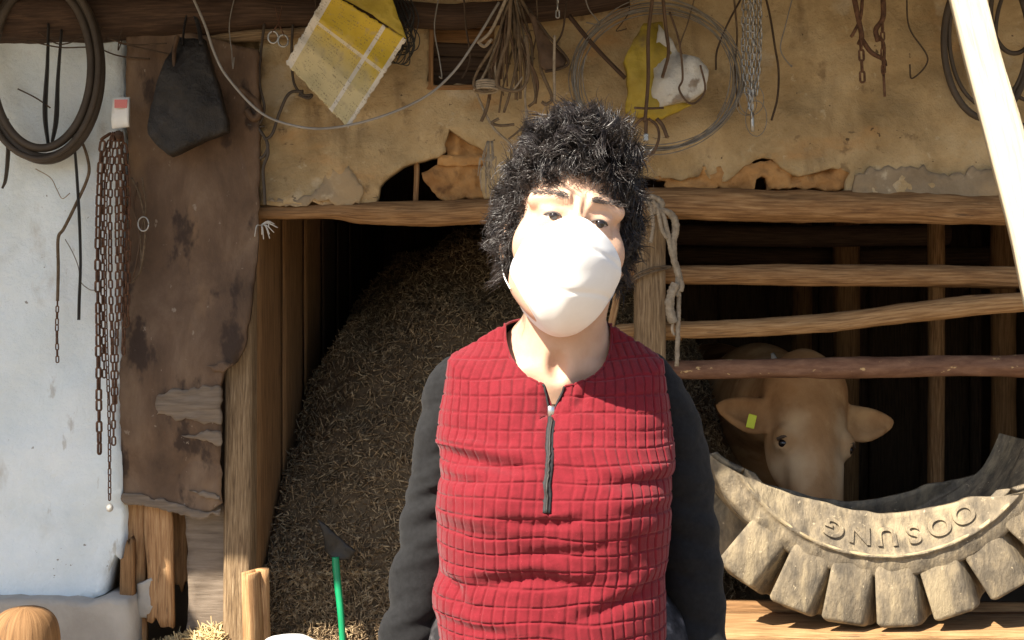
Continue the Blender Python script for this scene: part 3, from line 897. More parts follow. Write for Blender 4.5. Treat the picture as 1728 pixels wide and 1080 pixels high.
def chain(label, pts, me, pitch, d=3.48, group=None, name='chain', turn=0.0, seed=0):
    P = catmull([W(p[0], p[1], p[2] if len(p) > 2 else d) for p in pts], 12)
    L = np.concatenate(([0], np.cumsum(np.linalg.norm(np.diff(P, axis=0), axis=1))))
    rt = thing(name, label, 'chain', P[-1], group)
    rnd = random.Random(seed)
    n = int(L[-1] / pitch)
    for i in range(n):
        s = (i + .5) * pitch
        p = [np.interp(s, L, P[:, q]) for q in range(3)]
        p2 = [np.interp(min(s + .004, L[-1]), L, P[:, q]) for q in range(3)]
        p1 = [np.interp(max(s - .004, 0), L, P[:, q]) for q in range(3)]
        t = Vector(p2) - Vector(p1)
        o = bpy.data.objects.new('link', me)
        COL.objects.link(o)
        q = t.to_track_quat('Z', 'Y')
        o.rotation_mode = 'QUATERNION'
        from_q = q @ Euler((0, 0, turn + (math.pi / 2 if i % 2 else 0) + rnd.uniform(-.3, .3))).to_quaternion()
        o.rotation_quaternion = from_q
        o.location = p
        o.parent = rt
        o.matrix_parent_inverse = Matrix.Translation(-Vector(rt.location))
    return rt

LK_big = link_mesh('chain_link', .040, .021, .0036, MT['rust'])
LK_mid = link_mesh('chain_link', .031, .016, .0027, MT['rust'])
LK_small = link_mesh('chain_link', .024, .012, .0020, MT['rust'])
LK_zinc = link_mesh('chain_link', .028, .015, .0024, MT['steel'])

# bundle of rusty chains on a peg by the edge of the white wall
pg = line('wall_peg', [(200, 226, 3.56), (200, 228, 3.42)], .012, 'log_dark', label='short dark wooden peg carrying the rusty chains', cat='peg', sub=3)
G = 'rusty chains hanging beside the white wall'
spec = [('outermost rusty chain with large links nearest the white wall', [(186, 226, 3.465), (172, 250, 3.455), (165, 400, 3.46), (166, 600, 3.46), (168, 768, 3.46)], LK_big, .0315),
        ('thin rusty chain hanging lowest, with a pale ball at its end', [(190, 224, 3.46), (180, 300, 3.45), (178, 500, 3.45), (184, 700, 3.45), (185, 850, 3.45)], LK_small, .0185),
        ('rusty chain ending beside the white wall edge, second lowest in the bundle', [(194, 224, 3.46), (187, 300, 3.445), (186, 450, 3.44), (190, 600, 3.44), (192, 756, 3.45)], LK_mid, .0240),
        ('rusty chain in the middle of the bundle against the brown sheet', [(198, 224, 3.46), (197, 320, 3.44), (198, 480, 3.44), (195, 690, 3.45)], LK_mid, .0240),
        ('rusty chain on the brown sheet ending halfway down', [(203, 224, 3.46), (208, 300, 3.45), (211, 430, 3.45), (208, 612, 3.45)], LK_mid, .0240),
        ('shortest rusty chain, rightmost of the bundle', [(206, 224, 3.46), (214, 290, 3.455), (216, 400, 3.455), (213, 560, 3.455)], LK_big, .0315),
        ('rusty chain tucked behind the outermost one', [(190, 224, 3.465), (176, 280, 3.465), (173, 440, 3.47), (176, 640, 3.47)], LK_mid, .0240),
        ('dense knotted rusty chain at the top centre of the bundle', [(200, 222, 3.455), (203, 300, 3.435), (204, 400, 3.435), (201, 545, 3.44)], LK_mid, .0240)]
for k, (lb, pts, me, pt) in enumerate(spec): chain(lb, pts, me, pt, group=G, seed=k, turn=.5 * k)
bm = bmesh.new(); bmesh.ops.create_icosphere(bm, subdivisions=2, radius=.011)
c = W(185, 857, 3.45)
V = np.array([v.co for v in bm.verts]) * np.array((1, 1, 1.15)) + c; F = [tuple(v.index for v in f.verts) for f in bm.faces]; bm.free()
tag(mk('chain_ball', V, F, MT['clear_bag']), 'small pale ball knotted to the lowest chain end', 'ball')
# cord and thin chain on the white wall
line('wrapped_cord', [(127, 232), (140, 244), (150, 280), (146, 305), (128, 345), (108, 385), (98, 402), (98, 450), (97, 508)], .0045, 'rope_dark', 3.505, rough=.25, seed=4, sub=14,
     label='spotted wrapped cord bending down the white wall', cat='cord')
chain('thin chain hanging from the wrapped cord on the white wall', [(97, 506, 3.505), (96, 560, 3.505), (97, 614, 3.505)], LK_small, .0185, seed=21)
line('thin_wire', [(110, 404), (122, 425), (132, 450), (136, 475), (150, 488), (160, 490)], .0014, 'wire', 3.515, label='thin bent wire on the white wall below the cord', cat='wire')
line('rubber_strap', [(122, 225), (127, 260), (133, 350), (136, 440), (134, 500), (133, 540)], [.007, .009, .010, .009, .010, .010], 'black_rubber', 3.50, flat=.35, label='long black rubber strap hanging down the white wall', cat='strap')
# hose loops, top left
hz = thing('hose_coil', 'thick dark hose looped in a ring at the top left corner', 'hose', W(75, 272, 3.46))
for k, (rx, ry, cx, cy, r) in enumerate([(92, 150, 76, 118, .017), (84, 138, 70, 112, .012), (100, 158, 66, 110, .009)]):
    P = [W(cx + rx * math.cos(a), cy + ry * math.sin(a), 3.46 - .012 * k + .01 * math.sin(2 * a)) for a in np.linspace(-1.2, 4.4, 26)]
    V, F, uv = tube(P, r, 10, 4)
    mk('hose_loop', V, F, MT['hose'], hz, uv)
for k, (pts, lb) in enumerate([([(82, 40), (80, 110), (76, 190), (82, 250)], 'left of two black straps hanging inside the hose ring'), ([(104, 50), (98, 130), (95, 200), (88, 240)], 'right of two black straps hanging inside the hose ring')]):
    line('hanging_strap', pts, [.008, .012, .016, .010], 'black_rubber', 3.475 + k * .01, flat=.3, label=lb, cat='strap', group='black straps inside the hose ring')
line('hanging_strap', [(12, 200), (14, 250), (10, 300), (4, 318)], [.010, .012, .010, .006], 'hose', 3.49, flat=.4, label='brown strap end at the left edge below the hose ring', cat='strap')
for k in range(6):
    rnd = random.Random(k)
    x0 = rnd.uniform(20, 210); y0 = rnd.uniform(30, 75)
    line('dry_twig', [(x0, y0), (x0 + rnd.uniform(30, 60), y0 + rnd.uniform(5, 30)), (x0 + rnd.uniform(70, 130), y0 + rnd.uniform(-12, 40))], .0022, 'cord_dark', 3.45 + .01 * k, label='dry brown twig tucked under the top left beam', cat='twig', group='twigs under the top left beam')
line('frayed_string', [(60, 285), (85, 300), (96, 320), (105, 335), (118, 326)], .0014, 'rope', 3.51, label='thin frayed string on the white wall under the hose ring', cat='string')
line('wire_hook', [(30, 150), (60, 165), (85, 182)], .0022, 'cord_dark', 3.47, label='short dark wire crossing the hose ring', cat='wire')
rnd = random.Random(44)
for k in range(13):
    x0 = [205, 236, 398, 532, 640, 742, 782, 905, 985, 1060, 1175, 1340, 1530][k]
    ln = rnd.uniform(40, 150); sw = rnd.uniform(-40, 40)
    line('loose_cord', [(x0, -14), (x0 + sw * .3 + rnd.uniform(-8, 8), ln * .35), (x0 + sw + rnd.uniform(-10, 10), ln * .75), (x0 + sw * .6 + rnd.uniform(-14, 14), ln), (x0 + sw * .2, ln * rnd.uniform(.8, 1.1))], rnd.uniform(.0016, .0032), ['cord_dark', 'rope_dark', 'wire'][k % 3], 3.485 - .004 * (k % 4),
         label='thin loose cord dangling ' + ['above the rusty chains', 'over the left side of the brown sheet', 'between the black bag and the shears', 'behind the left corner of the yellow paper', 'among the black strings behind the yellow paper',
         'at the left side of the small boarded niche', 'across the small boarded niche', 'beside the brown leather flap', 'at the left rim of the wire coil', 'at the top of the yellow sack', 'inside the wire coil right of the plastic bag', 'right of the curved dark wire', 'between the iron hooks and the timber prop'][k], cat='cord', group='loose cords dangling along the top of the wall')
# black bag
def puff(cx, cy, sx, sy, h, sd):
    return lambda P: h * np.clip(1 - ((P[:, 0] - cx) / sx) ** 2 - ((P[:, 1] - cy) / sy) ** 2, 0, 1) ** .6 + .013 * fbm(np.stack((P[:, 0] * .03, P[:, 1] * .022, P[:, 0] * 0), -1), 1, sd, 3)
bg_ = thing('black_bag', 'limp black bag hanging from the dark beam above the brown sheet', 'bag', W(300, 262, 3.45))
V, F = sheet([(296, 62), (345, 66), (358, 110), (372, 160), (384, 205), (384, 222), (345, 236), (300, 258), (288, 263), (266, 244), (254, 228), (258, 190), (276, 130)], 3.455, step=8, thick=.03, jag=2, disp=puff(315, 180, 90, 110, .045, 61), seed=61)
mk('bag_body', V, F, MT['bag_black'], bg_)
for x0, x1 in ((308, 312), (340, 334)):
    V, F, uv = tube([W(x0, 75, 3.44), W(x1, 40, 3.47), W(322, 10, 3.48)], .007, 7, 6, flat=.4); mk('bag_strap', V, F, MT['bag_black'], bg_, uv)
line('hanging_strap', [(300, 60), (294, 90), (296, 130)], .013, 'leather', 3.43, flat=.4, label='brown leather flap folded beside the black bag', cat='strap')
pk = thing('paper_packet', 'small white and pink packet hung above the rusty chains', 'packet', W(203, 217, 3.44))
V, F = sheet([(189, 166), (219, 164), (218, 214), (188, 217)], 3.45, step=8, thick=.006, disp=puff(203, 190, 30, 40, .01, 66), seed=66)
mk('packet_face', V, F, MT['white_plastic'], pk)
V, F = sheet([(193, 168), (215, 168), (214, 182), (193, 182)], 3.436, step=6, thick=.002, seed=67); mk('packet_print', V, F, MT['pink'], pk, smooth=False)
# strap loop with buckle on the brown sheet
lp = thing('halter_strap', 'narrow pale leather halter strap looped on the brown sheet', 'strap', W(230, 470, 3.47))
for pts, r, m_ in [([(222, 300), (236, 330), (245, 380), (242, 430), (236, 462)], .006, 'rope_dark'), ([(232, 308), (226, 350), (236, 400), (230, 445), (224, 470)], .005, 'leather'), ([(240, 300), (246, 350), (238, 395), (238, 450), (226, 474), (218, 476)], .004, 'rope_dark')]:
    V, F, uv = tube([W(*p, 3.475) for p in pts], r, 7, 8, flat=.5); mk('strap', V, F, MT[m_], lp, uv)
P = [W(242 + 9 * math.cos(a), 378 + 12 * math.sin(a), 3.465) for a in np.linspace(0, 6.283, 14)]
V, F, uv = tube(P, .0022, 6, 2); mk('buckle', V, F, MT['steel'], lp, uv)
# wires and cables left of centre
line('sagging_cable', [(322, -12, 3.42), (345, 40, 3.40), (362, 90, 3.39), (385, 132, 3.38), (440, 190, 3.38), (500, 213, 3.38), (560, 216, 3.38), (640, 198, 3.38), (715, 165, 3.38), (765, 122, 3.39), (805, 65, 3.40), (842, 4, 3.42)], .0038, 'cable',
     label='long grey cable sagging across the tan wall below the yellow sheet', cat='cable', sub=10)
cord = thing('looped_cord', 'dark looped cord hanging down the left edge of the tan wall', 'cord', W(446, 346, 3.50))
for pts, r in [([(446, 40), (440, 90), (438, 140), (446, 180), (440, 205), (430, 214)], .0042), ([(494, 42), (492, 90), (496, 140), (512, 160), (526, 160), (520, 166), (504, 160)], .0042),
               ([(512, 154), (488, 158), (472, 190), (460, 225), (448, 236)], .0048), ([(432, 212), (444, 228), (452, 245), (446, 262), (438, 268)], .005), ([(450, 238), (452, 260), (444, 285), (446, 320), (447, 346)], .005), ([(418, 210), (436, 214), (446, 213)], .0025)]:
    V, F, uv = tube([W(*p, 3.515) for p in pts], r, 7, 8); mk('cord_strand', V, F, MT['hose'], cord, uv)
line('dried_root', [(404, 150), (418, 160), (432, 172), (438, 190), (428, 200), (416, 186)], .011, 'leather', 3.50, rough=.3, seed=4, label='dried brown clump at the top right corner of the brown sheet', cat='clump')
sc = thing('iron_shears', 'small iron shears with ring handles hung on the top beam', 'shears', W(470, 78, 3.45))
for cx, cy, s in ((461, 63, -1), (478, 69, 1)):
    P = [W(cx + 8.5 * math.cos(a), cy + 10 * math.sin(a), 3.45) for a in np.linspace(0, 6.283, 14)]
    V, F, uv = tube(P, .0032, 6, 2); mk('ring_handle', V, F, MT['steel'], sc, uv)
    V, F, uv = tube([W(cx + 2 * s, cy - 8, 3.45), W(470 + s, 40, 3.45), W(470 - 6 * s, 10, 3.46)], [.004, .004, .002], 6, 4, flat=.5); mk('blade', V, F, MT['rust'], sc, uv)
kn = thing('frayed_knot', 'pale frayed string knot at the left end of the lintel', 'string', W(450, 400, 3.50))
rnd = random.Random(8)
for k in range(11):
    a = rnd.uniform(-.4, 2.2)
    V, F, uv = tube([W(440, 380, 3.51), W(440 + 12 * math.cos(a), 380 + 8 * math.sin(a) - 5, 3.49), W(440 + rnd.uniform(14, 30) * math.cos(a), 382 + rnd.uniform(10, 28) * math.sin(a), 3.49)], .0016, 5, 5); mk('string_end', V, F, MT['clear_bag'], kn, uv)
# black plastic strings behind the yellow sheet
bs = thing('black_string_bunch', 'bunch of thin black strings behind the yellow paper sheet', 'string', W(680, 112, 3.5))
rnd = random.Random(3)
for k in range(22):
    x0 = rnd.uniform(648, 690); xb = rnd.uniform(676, 706); yb = rnd.uniform(60, 108)
    V, F, uv = tube([W(x0, -12, 3.50), W(x0 + rnd.uniform(4, 22), 26, 3.50 - rnd.uniform(0, .04)), W(xb, yb * .7, 3.50 - rnd.uniform(0, .04)), W(xb - rnd.uniform(0, 14), yb, 3.51), W(xb - rnd.uniform(10, 34), yb + rnd.uniform(-4, 8), 3.52)], .0017, 5, 5)
    mk('string_strand', V, F, MT['poly_black'], bs, uv)
# frayed pale twine bunch left of her head
tw = thing('twine_bunch', 'bunch of pale frayed twine ends hanging left of her hair', 'twine', W(825, 345, 3.5))
for k in range(16):
    x0 = rnd.uniform(822, 832); x1 = rnd.uniform(808, 842); y1 = rnd.uniform(290, 345)
    V, F, uv = tube([W(x0, 238, 3.52), W(x0 + rnd.uniform(-8, 6), 270, 3.50), W(x1, y1 - 30, 3.505), W(x1 + rnd.uniform(-4, 4), y1, 3.51)], .0017, 5, 5); mk('twine_strand', V, F, MT['rope'], tw, uv)

# ------------------------------------------------------------------ yellow printed paper sack
YM = bpy.data.materials.new('yellow printed paper'); YM.use_nodes = True
nt = YM.node_tree; N = nt.nodes; L = nt.links; b = N['Principled BSDF']
uvn = N.new('ShaderNodeTexCoord')
def noise(scale, vec, detail=3):
    n = N.new('ShaderNodeTexNoise'); n.inputs['Scale'].default_value = scale; n.inputs['Detail'].default_value = detail
    L.new(vec, n.inputs['Vector']); return n.outputs[0]
def ramp(fac, a, b_, ca, cb):
    r = N.new('ShaderNodeValToRGB'); e = r.color_ramp.elements
    e[0].position, e[1].position = a, b_; e[0].color = (*ca, 1); e[1].color = (*cb, 1); L.new(fac, r.inputs[0]); return r.outputs[0]
def mixc(f, a, b_):
    m = N.new('ShaderNodeMix'); m.data_type = 'RGBA'; L.new(f, m.inputs[0])
    for k, q in ((6, a), (7, b_)):
        if isinstance(q, tuple): m.inputs[k].default_value = (*q, 1)
        else: L.new(q, m.inputs[k])
    return m.outputs[2]
sep = N.new('ShaderNodeSeparateXYZ'); L.new(uvn.outputs['UV'], sep.inputs[0])
def mth(op, a, b_=None):
    m = N.new('ShaderNodeMath'); m.operation = op
    for k, q in ((0, a), (1, b_)):
        if q is None: continue
        if isinstance(q, (int, float)): m.inputs[k].default_value = q
        else: L.new(q, m.inputs[k])
    return m.outputs[0]
fade = ramp(mth('ADD', sep.outputs[1], mth('MULTIPLY', noise(5, uvn.outputs['UV']), .35)), .50, .85, (.52, .43, .23), (.52, .36, .025))
border = mth('MAXIMUM', mth('LESS_THAN', sep.outputs[0], .09), mth('GREATER_THAN', sep.outputs[0], .955))
band = mth('MULTIPLY', mth('GREATER_THAN', sep.outputs[0], .70), mth('LESS_THAN', sep.outputs[0], .745))
band2 = mth('MULTIPLY', mth('GREATER_THAN', sep.outputs[1], .60), mth('LESS_THAN', sep.outputs[1], .635))
col = mixc(mth('MAXIMUM', border, mth('MAXIMUM', band, mth('MULTIPLY', band2, .7))), fade, (.60, .55, .47))
# printed lines of small characters
rows = mth('GREATER_THAN', mth('FRACT', mth('MULTIPLY', mth('ADD', sep.outputs[1], mth('MULTIPLY', noise(3, uvn.outputs['UV']), .03)), 30.0)), .5)
mp = N.new('ShaderNodeMapping'); mp.inputs['Scale'].default_value = (90, 34, 1); L.new(uvn.outputs['UV'], mp.inputs[0])
chars = mth('GREATER_THAN', noise(1.0, mp.outputs[0], 1), .56)
para = mth('GREATER_THAN', noise(9, uvn.outputs['UV'], 1), .50)
ink = mth('MULTIPLY', mth('MULTIPLY', rows, chars), para)
col = mixc(mth('MULTIPLY', ink, .6), col, (.16, .12, .06))
col = mixc(ramp(noise(11, uvn.outputs['UV'], 5), .56, .70, (0, 0, 0), (.6, .6, .6)), col, (.33, .26, .16))
L.new(col, b.inputs['Base Color']); b.inputs['Roughness'].default_value = .7
bp = N.new('ShaderNodeBump'); bp.inputs['Strength'].default_value = .5; bp.inputs['Distance'].default_value = .006
L.new(noise(9, uvn.outputs['UV'], 5), bp.inputs['Height']); L.new(bp.outputs[0], b.inputs['Normal'])
# folded sheet: corners top, right, bottom, left in the picture
tl, tr, br, bl = np.array((556, -14.)), np.array((628, -12.)), np.array((686, 68.)), np.array((588, 216.))
le = np.array((482, 106.))
A0, A1, B1, B0 = le, np.array((552, -16.)), br + np.array((2, -2)), np.array((588, 217.))
n = 44
Vp, uvp, P2 = [], [], []
rnd = random.Random(2)
corner = np.array((640., -46.))
for i in range(n + 1):
    for j in range(n + 1):
        u, v = i / n, j / n                       # u: from lower-left edge (le..bottom) across, v: along towards the top
        p = (le * (1 - u) + B0 * u) * (1 - v) + (A1 * (1 - u) + np.array((686, 66.)) * u) * v
        if v > .999 or v < .001 or u > .999 or u < .001: p = p + np.array((rnd.uniform(-1.5, 1.5), rnd.uniform(-1.5, 1.5)))
        fold = .008 * (abs((v * 3.0) % 1 - .5) * 2) ** 2 + .006 * (abs((u * 2.0 + .1) % 1 - .5) * 2) ** 3 - .018 * u * v
        w = W(p[0], p[1], 3.40 - fold - .010 * vnoise(np.array([[u * 5, v * 5, 1.]]), 1, 3)[0])
        Vp.append(w); P2.append((u, v))
# upper flap of the sheet rising out of the picture
Vp = np.array(Vp)
F, uv = [], []
I = lambda i, j: i * (n + 1) + j
for i in range(n):
    for j in range(n):
        q = (I(i, j), I(i + 1, j), I(i + 1, j + 1), I(i, j + 1))
        F.append(q); uv += [P2[k] for k in q]
nb = len(Vp)
back = Vp + np.array((0, .003, 0))
F2 = [tuple(k + nb for k in q[::-1]) for q in F]
rim = [I(i, 0) for i in range(n)] + [I(n, j) for j in range(n)] + [I(i, n) for i in range(n, 0, -1)] + [I(0, j) for j in range(n, 0, -1)]
F3 = [(rim[k], rim[k] + nb, rim[(k + 1) % len(rim)] + nb, rim[(k + 1) % len(rim)]) for k in range(len(rim))]
for q in F2 + F3: uv += [P2[k % nb] for k in q]
ys_ = thing('printed_sheet', 'faded yellow printed paper sack hung cornerwise on the tan wall', 'paper', W(588, 217, 3.40))
mk('paper', np.vstack((Vp, back)), F + F2 + F3, YM, ys_, uv)
# flap above (folded corner that carries the string)
V, F = sheet([(552, -16), (600, -60), (648, -40), (686, 66), (620, 20)], 3.405, step=9, thick=.003, jag=1, disp=bumps(.004, .03, 77), seed=77)
mk('folded_flap', V, F, MT['yellow_bag'], ys_)
line('hanging_string', [(600, -58, 3.40), (604, -120, 3.45), (606, -190, 3.52)], .002, 'rope', parent=ys_)

# ------------------------------------------------------------------ tangle of ropes and harness above her head, left
rb = thing('rope_tangle', 'tangle of brown ropes hung from the beam upper left of her head', 'rope', W(880, 240, 3.45))
rnd = random.Random(12)
strands = [[(858, -10), (842, 60), (825, 110), (806, 150), (812, 175), (832, 215), (858, 240), (864, 250)], [(862, -10), (848, 70), (830, 140), (822, 180), (812, 205)], [(866, -10), (870, 50), (858, 110), (848, 150), (842, 190)],
           [(870, -10), (884, 60), (888, 110), (886, 160), (888, 200), (888, 250)], [(872, -10), (896, 70), (898, 120), (904, 165), (892, 180)], [(874, -10), (906, 50), (912, 110), (918, 130), (932, 165), (922, 176), (914, 172)],
           [(864, -5), (852, 50), (838, 90), (836, 120), (844, 150), (866, 150), (882, 130)], [(868, -6), (878, 70), (862, 150), (850, 190)], [(860, 0), (836, 70), (806, 120), (800, 145), (818, 155), (836, 145)],
           [(856, -6), (830, 50), (812, 68), (808, 72), (818, 78), (830, 66)], [(858, 235), (874, 222), (890, 205)], [(842, 200), (830, 208), (846, 212), (868, 210)], [(936, 60), (935, 110), (936, 170)],
           [(862, -8), (858, 60), (846, 100), (838, 140), (856, 152), (880, 150), (892, 120), (888, 60)]]
for k, s in enumerate(strands):
    dd = 3.50 - .009 * k
    V, F, uv = tube([W(x, y, dd) for x, y in s], [.0042, .0052, .003, .0038][k % 4], 7, 8, .2, k)
    mk('rope_strand', V, F, MT['rope_dark'] if k % 3 else MT['rope'], rb, uv)
for k in range(26):
    x1 = rnd.uniform(812, 905); y1 = rnd.uniform(90, 175)
    V, F, uv = tube([W(862 + rnd.uniform(-8, 10), -12, 3.50), W(864 + (x1 - 864) * .45 + rnd.uniform(-6, 6), y1 * .4, 3.46 - rnd.uniform(0, .06)), W(x1 + rnd.uniform(-4, 4), y1 * .75, 3.46), W(x1, y1, 3.48)], rnd.uniform(.0018, .0045), 6, 5, .2, k)
    mk('rope_strand', V, F, MT['rope_dark' if k % 2 else 'leather'], rb, uv)
for k in range(4):
    P = [W(820 + (17 + k) * math.cos(a), 140 + k * 4 + 5 * math.sin(a), 3.44 + .02 * math.sin(a)) for a in np.linspace(0, 6.283, 16)]
    V, F, uv = tube(P, .004, 6, 2); mk('rope_wrap', V, F, MT['rope'], rb, uv)
fan = thing('leather_fan', 'brown triangular leather flap hanging at the right of the rope tangle', 'leather', W(935, 120, 3.44))
V, F = sheet([(892, 20), (904, 28), (930, 70), (958, 100), (952, 112), (920, 120), (912, 112), (905, 70)], 3.44, step=8, thick=.006, jag=1, disp=bumps(.008, .03, 81), seed=81); mk('flap', V, F, MT['leather'], fan)
V, F, uv = tube([W(892, 14, 3.45), W(925, 60, 3.43), W(958, 100, 3.43), W(950, 114, 3.43), (W(920, 121, 3.43))], .004, 6, 6); mk('rim_cord', V, F, MT['cord_dark'], fan, uv)
chain('short steel chain hanging at the top edge above her head', [(940, -30, 3.44), (941, 0, 3.44), (941, 38, 3.44)], LK_zinc, .0205, seed=30)
line('dangling_rope', [(956, 0), (950, 50), (938, 75)], .003, 'cord_dark', 3.46, label='short dark cord beside the short steel chain', cat='cord')
line('wood_stick', [(960, 26, 3.47), (1000, 75, 3.46), (1055, 132, 3.45)], .0065, 'log_dark', sides=8, rough=.15, seed=2, label='thin dark stick crossing the wire coil above her head', cat='stick')

# ------------------------------------------------------------------ wire coil with sacks
wc = thing('wire_coil', 'large coil of grey wire hung behind her head', 'wire', W(1108, 255, 3.5))
rnd = random.Random(6)
for k in range(15):
    cx, cy = 1106 + rnd.uniform(-9, 9), 132 + rnd.uniform(-9, 7)
    rx, ry = 136 + rnd.uniform(-11, 9), 120 + rnd.uniform(-10, 8)
    ph = rnd.uniform(0, 6.28)
    span = 6.283 if k < 10 else rnd.uniform(2.5, 5)
    P = [W(cx + rx * math.cos(a + ph) * (1 + .02 * math.sin(3 * a + k)), cy + ry * math.sin(a + ph) * (1 + .02 * math.cos(2 * a + k)), 3.49 + .012 * math.sin(a + k) - .002 * k) for a in np.linspace(0, span, 40)]
    V, F, uv = tube(P, .0016, 5, 2); mk('wire_turn', V, F, MT['wire'], wc, uv)
yb = thing('yellow_sack', 'crumpled yellow plastic sack hung inside the wire coil', 'sack', W(1100, 200, 3.47))
V, F = sheet([(1086, 40), (1118, 36), (1130, 90), (1150, 170), (1168, 178), (1140, 190), (1112, 202), (1080, 198), (1056, 190), (1060, 150), (1052, 105), (1066, 75)], 3.475, step=7, thick=.02, jag=2.5, disp=puff(1100, 130, 60, 85, .035, 91), seed=91)
mk('sack_body', V, F, MT['yellow_bag'], yb)
cb = thing('plastic_bag', 'crumpled whitish plastic bag hung in front of the yellow sack', 'bag', W(1150, 180, 3.43))
V, F = sheet([(1112, 40), (1128, 60), (1150, 92), (1180, 98), (1196, 118), (1192, 152), (1168, 168), (1130, 176), (1104, 182), (1100, 150), (1106, 100)], 3.435, step=7, thick=.02, jag=2, disp=puff(1150, 140, 50, 50, .03, 93), seed=93)
mk('bag_body', V, F, MT['clear_bag'], cb)
hn = thing('harness', 'dark leather harness straps hanging over the plastic bags', 'harness', W(1092, 230, 3.4))
for pts, r, fl in [([(1102, -10), (1094, 60), (1094, 130), (1090, 185), (1088, 205)], .018, .3), ([(1118, -10), (1124, 50), (1128, 90), (1118, 130)], .016, .3), ([(1090, 198), (1078, 205), (1066, 222), (1064, 240)], .004, 1), ([(1091, 200), (1090, 215), (1090, 232)], .005, 1),
                   ([(1094, 200), (1108, 212), (1112, 232), (1104, 255), (1094, 262)], .004, 1), ([(1108, 200), (1118, 212), (1126, 232)], .0055, 1), ([(1130, 20), (1146, 70), (1152, 130), (1146, 150), (1160, 172), (1176, 172), (1190, 150), (1182, 110)], .003, 1), ([(1070, 182), (1092, 183), (1120, 182)], .0035, 1)]:
    V, F, uv = tube([W(*p, 3.395) for p in pts], r, 8, 8, .08, 3, flat=fl); mk('strap', V, F, MT['leather'], hn, uv)
V, F = box(W(1090, 232, 3.39), (.014, .012, .022), bev=.002); mk('buckle', V, F, MT['steel'], hn, smooth=False)
# bright zinc chains
G = 'bright zinc chains right of the wire coil'
for k, (pts, lb) in enumerate([([(1256, -30), (1254, 60), (1256, 120), (1262, 172)], 'leftmost zinc chain strand right of the wire coil'), ([(1264, -30), (1262, 50), (1264, 110), (1266, 185)], 'second zinc chain strand right of the wire coil'),
                               ([(1273, -30), (1275, 60), (1272, 120), (1269, 178)], 'third zinc chain strand right of the wire coil'), ([(1281, -30), (1283, 50), (1281, 105), (1275, 168)], 'rightmost zinc chain strand right of the wire coil'),
                               ([(1268, -30), (1270, 70), (1268, 140), (1268, 200)], 'foremost zinc chain strand, ending lowest beside the wire coil')]):
    chain(lb, [(p[0], p[1], 3.46 - .012 * k) for p in pts], LK_zinc, .0205, group=G, seed=40 + k, turn=.4 * k)
wl = thing('wire_loops', 'thin wire loops dangling at the end of the zinc chains', 'wire', W(1272, 230, 3.43))
for cx, cy, rx, ry in ((1268, 168, 21, 26), (1276, 200, 18, 30), (1260, 175, 17, 20)):
    P = [W(cx + rx * math.cos(a), cy + ry * math.sin(a), 3.43 + .01 * math.sin(a)) for a in np.linspace(0, 6.283, 18)]
    V, F, uv = tube(P, .0014, 5, 2); mk('wire_turn', V, F, MT['wire'], wl, uv)
V, F, uv = tube([W(1269, 190, 3.425), W(1270, 222, 3.425)], .0055, 8, 3); mk('steel_pin', V, F, MT['steel'], wl, uv)
line('black_wire', [(1290, -15), (1300, 30), (1308, 80), (1314, 120), (1312, 165), (1302, 203)], .0034, 'cord_dark', 3.49, label='curved dark wire hanging right of the zinc chains', cat='wire')
line('black_wire', [(1252, -5), (1228, 40), (1210, 85), (1208, 118)], .003, 'cord_dark', 3.48, label='dark wire leaning between the coil and the zinc chains', cat='wire')
line('dark_strap', [(1238, -10), (1244, 60), (1240, 120), (1246, 180)], .006, 'rope_dark', 3.50, flat=.5, label='dull strap hanging just left of the zinc chains', cat='strap')
# iron hooks at the right
ih = thing('iron_hook', 'rusty iron hooks with leather thong near the top right', 'hook', W(1450, 150, 3.47))
for pts, r in [([(1440, -12), (1446, 20), (1454, 60), (1450, 75)], .008), ([(1456, -12), (1452, 30), (1440, 56), (1436, 62)], .005), ([(1490, -12), (1490, 30), (1478, 50), (1482, 70)], .008), ([(1454, 66), (1470, 88), (1490, 100), (1494, 112)], .007), ([(1484, 60), (1492, 80), (1490, 125)], .005), ([(1491, 125), (1493, 163)], .004)]:
    V, F, uv = tube([W(*p, 3.46) for p in pts], r, 8, 6, .1, 3); mk('hook_arm', V, F, MT['rust'], ih, uv)
chain('short rusty chain hanging from the iron hook at the top right', [(1452, 66, 3.455), (1454, 100, 3.455), (1456, 152, 3.455)], LK_big, .0315, seed=50)
chain('short rusty chain right of the iron hook', [(1489, 40, 3.445), (1490, 90, 3.445), (1491, 128, 3.445)], LK_mid, .0240, seed=51)
# black cables behind the prop
ck = thing('cable_loops', 'black cable loops hanging behind the sunlit timber prop', 'cable', W(1650, 170, 3.46))
for cx, cy, rx, ry, r in [(1665, 70, 72, 130, .010), (1668, 60, 66, 120, .006), (1712, 20, 40, 70, .007), (1740, 60, 60, 110, .006), (1735, 150, 55, 60, .004)]:
    P = [W(cx + rx * math.cos(a), cy + ry * math.sin(a), 3.46 + .015 * math.sin(a)) for a in np.linspace(-.6, 3.8, 20)]
    V, F, uv = tube(P, r, 7, 3); mk('cable_turn', V, F, MT['hose'], ck, uv)

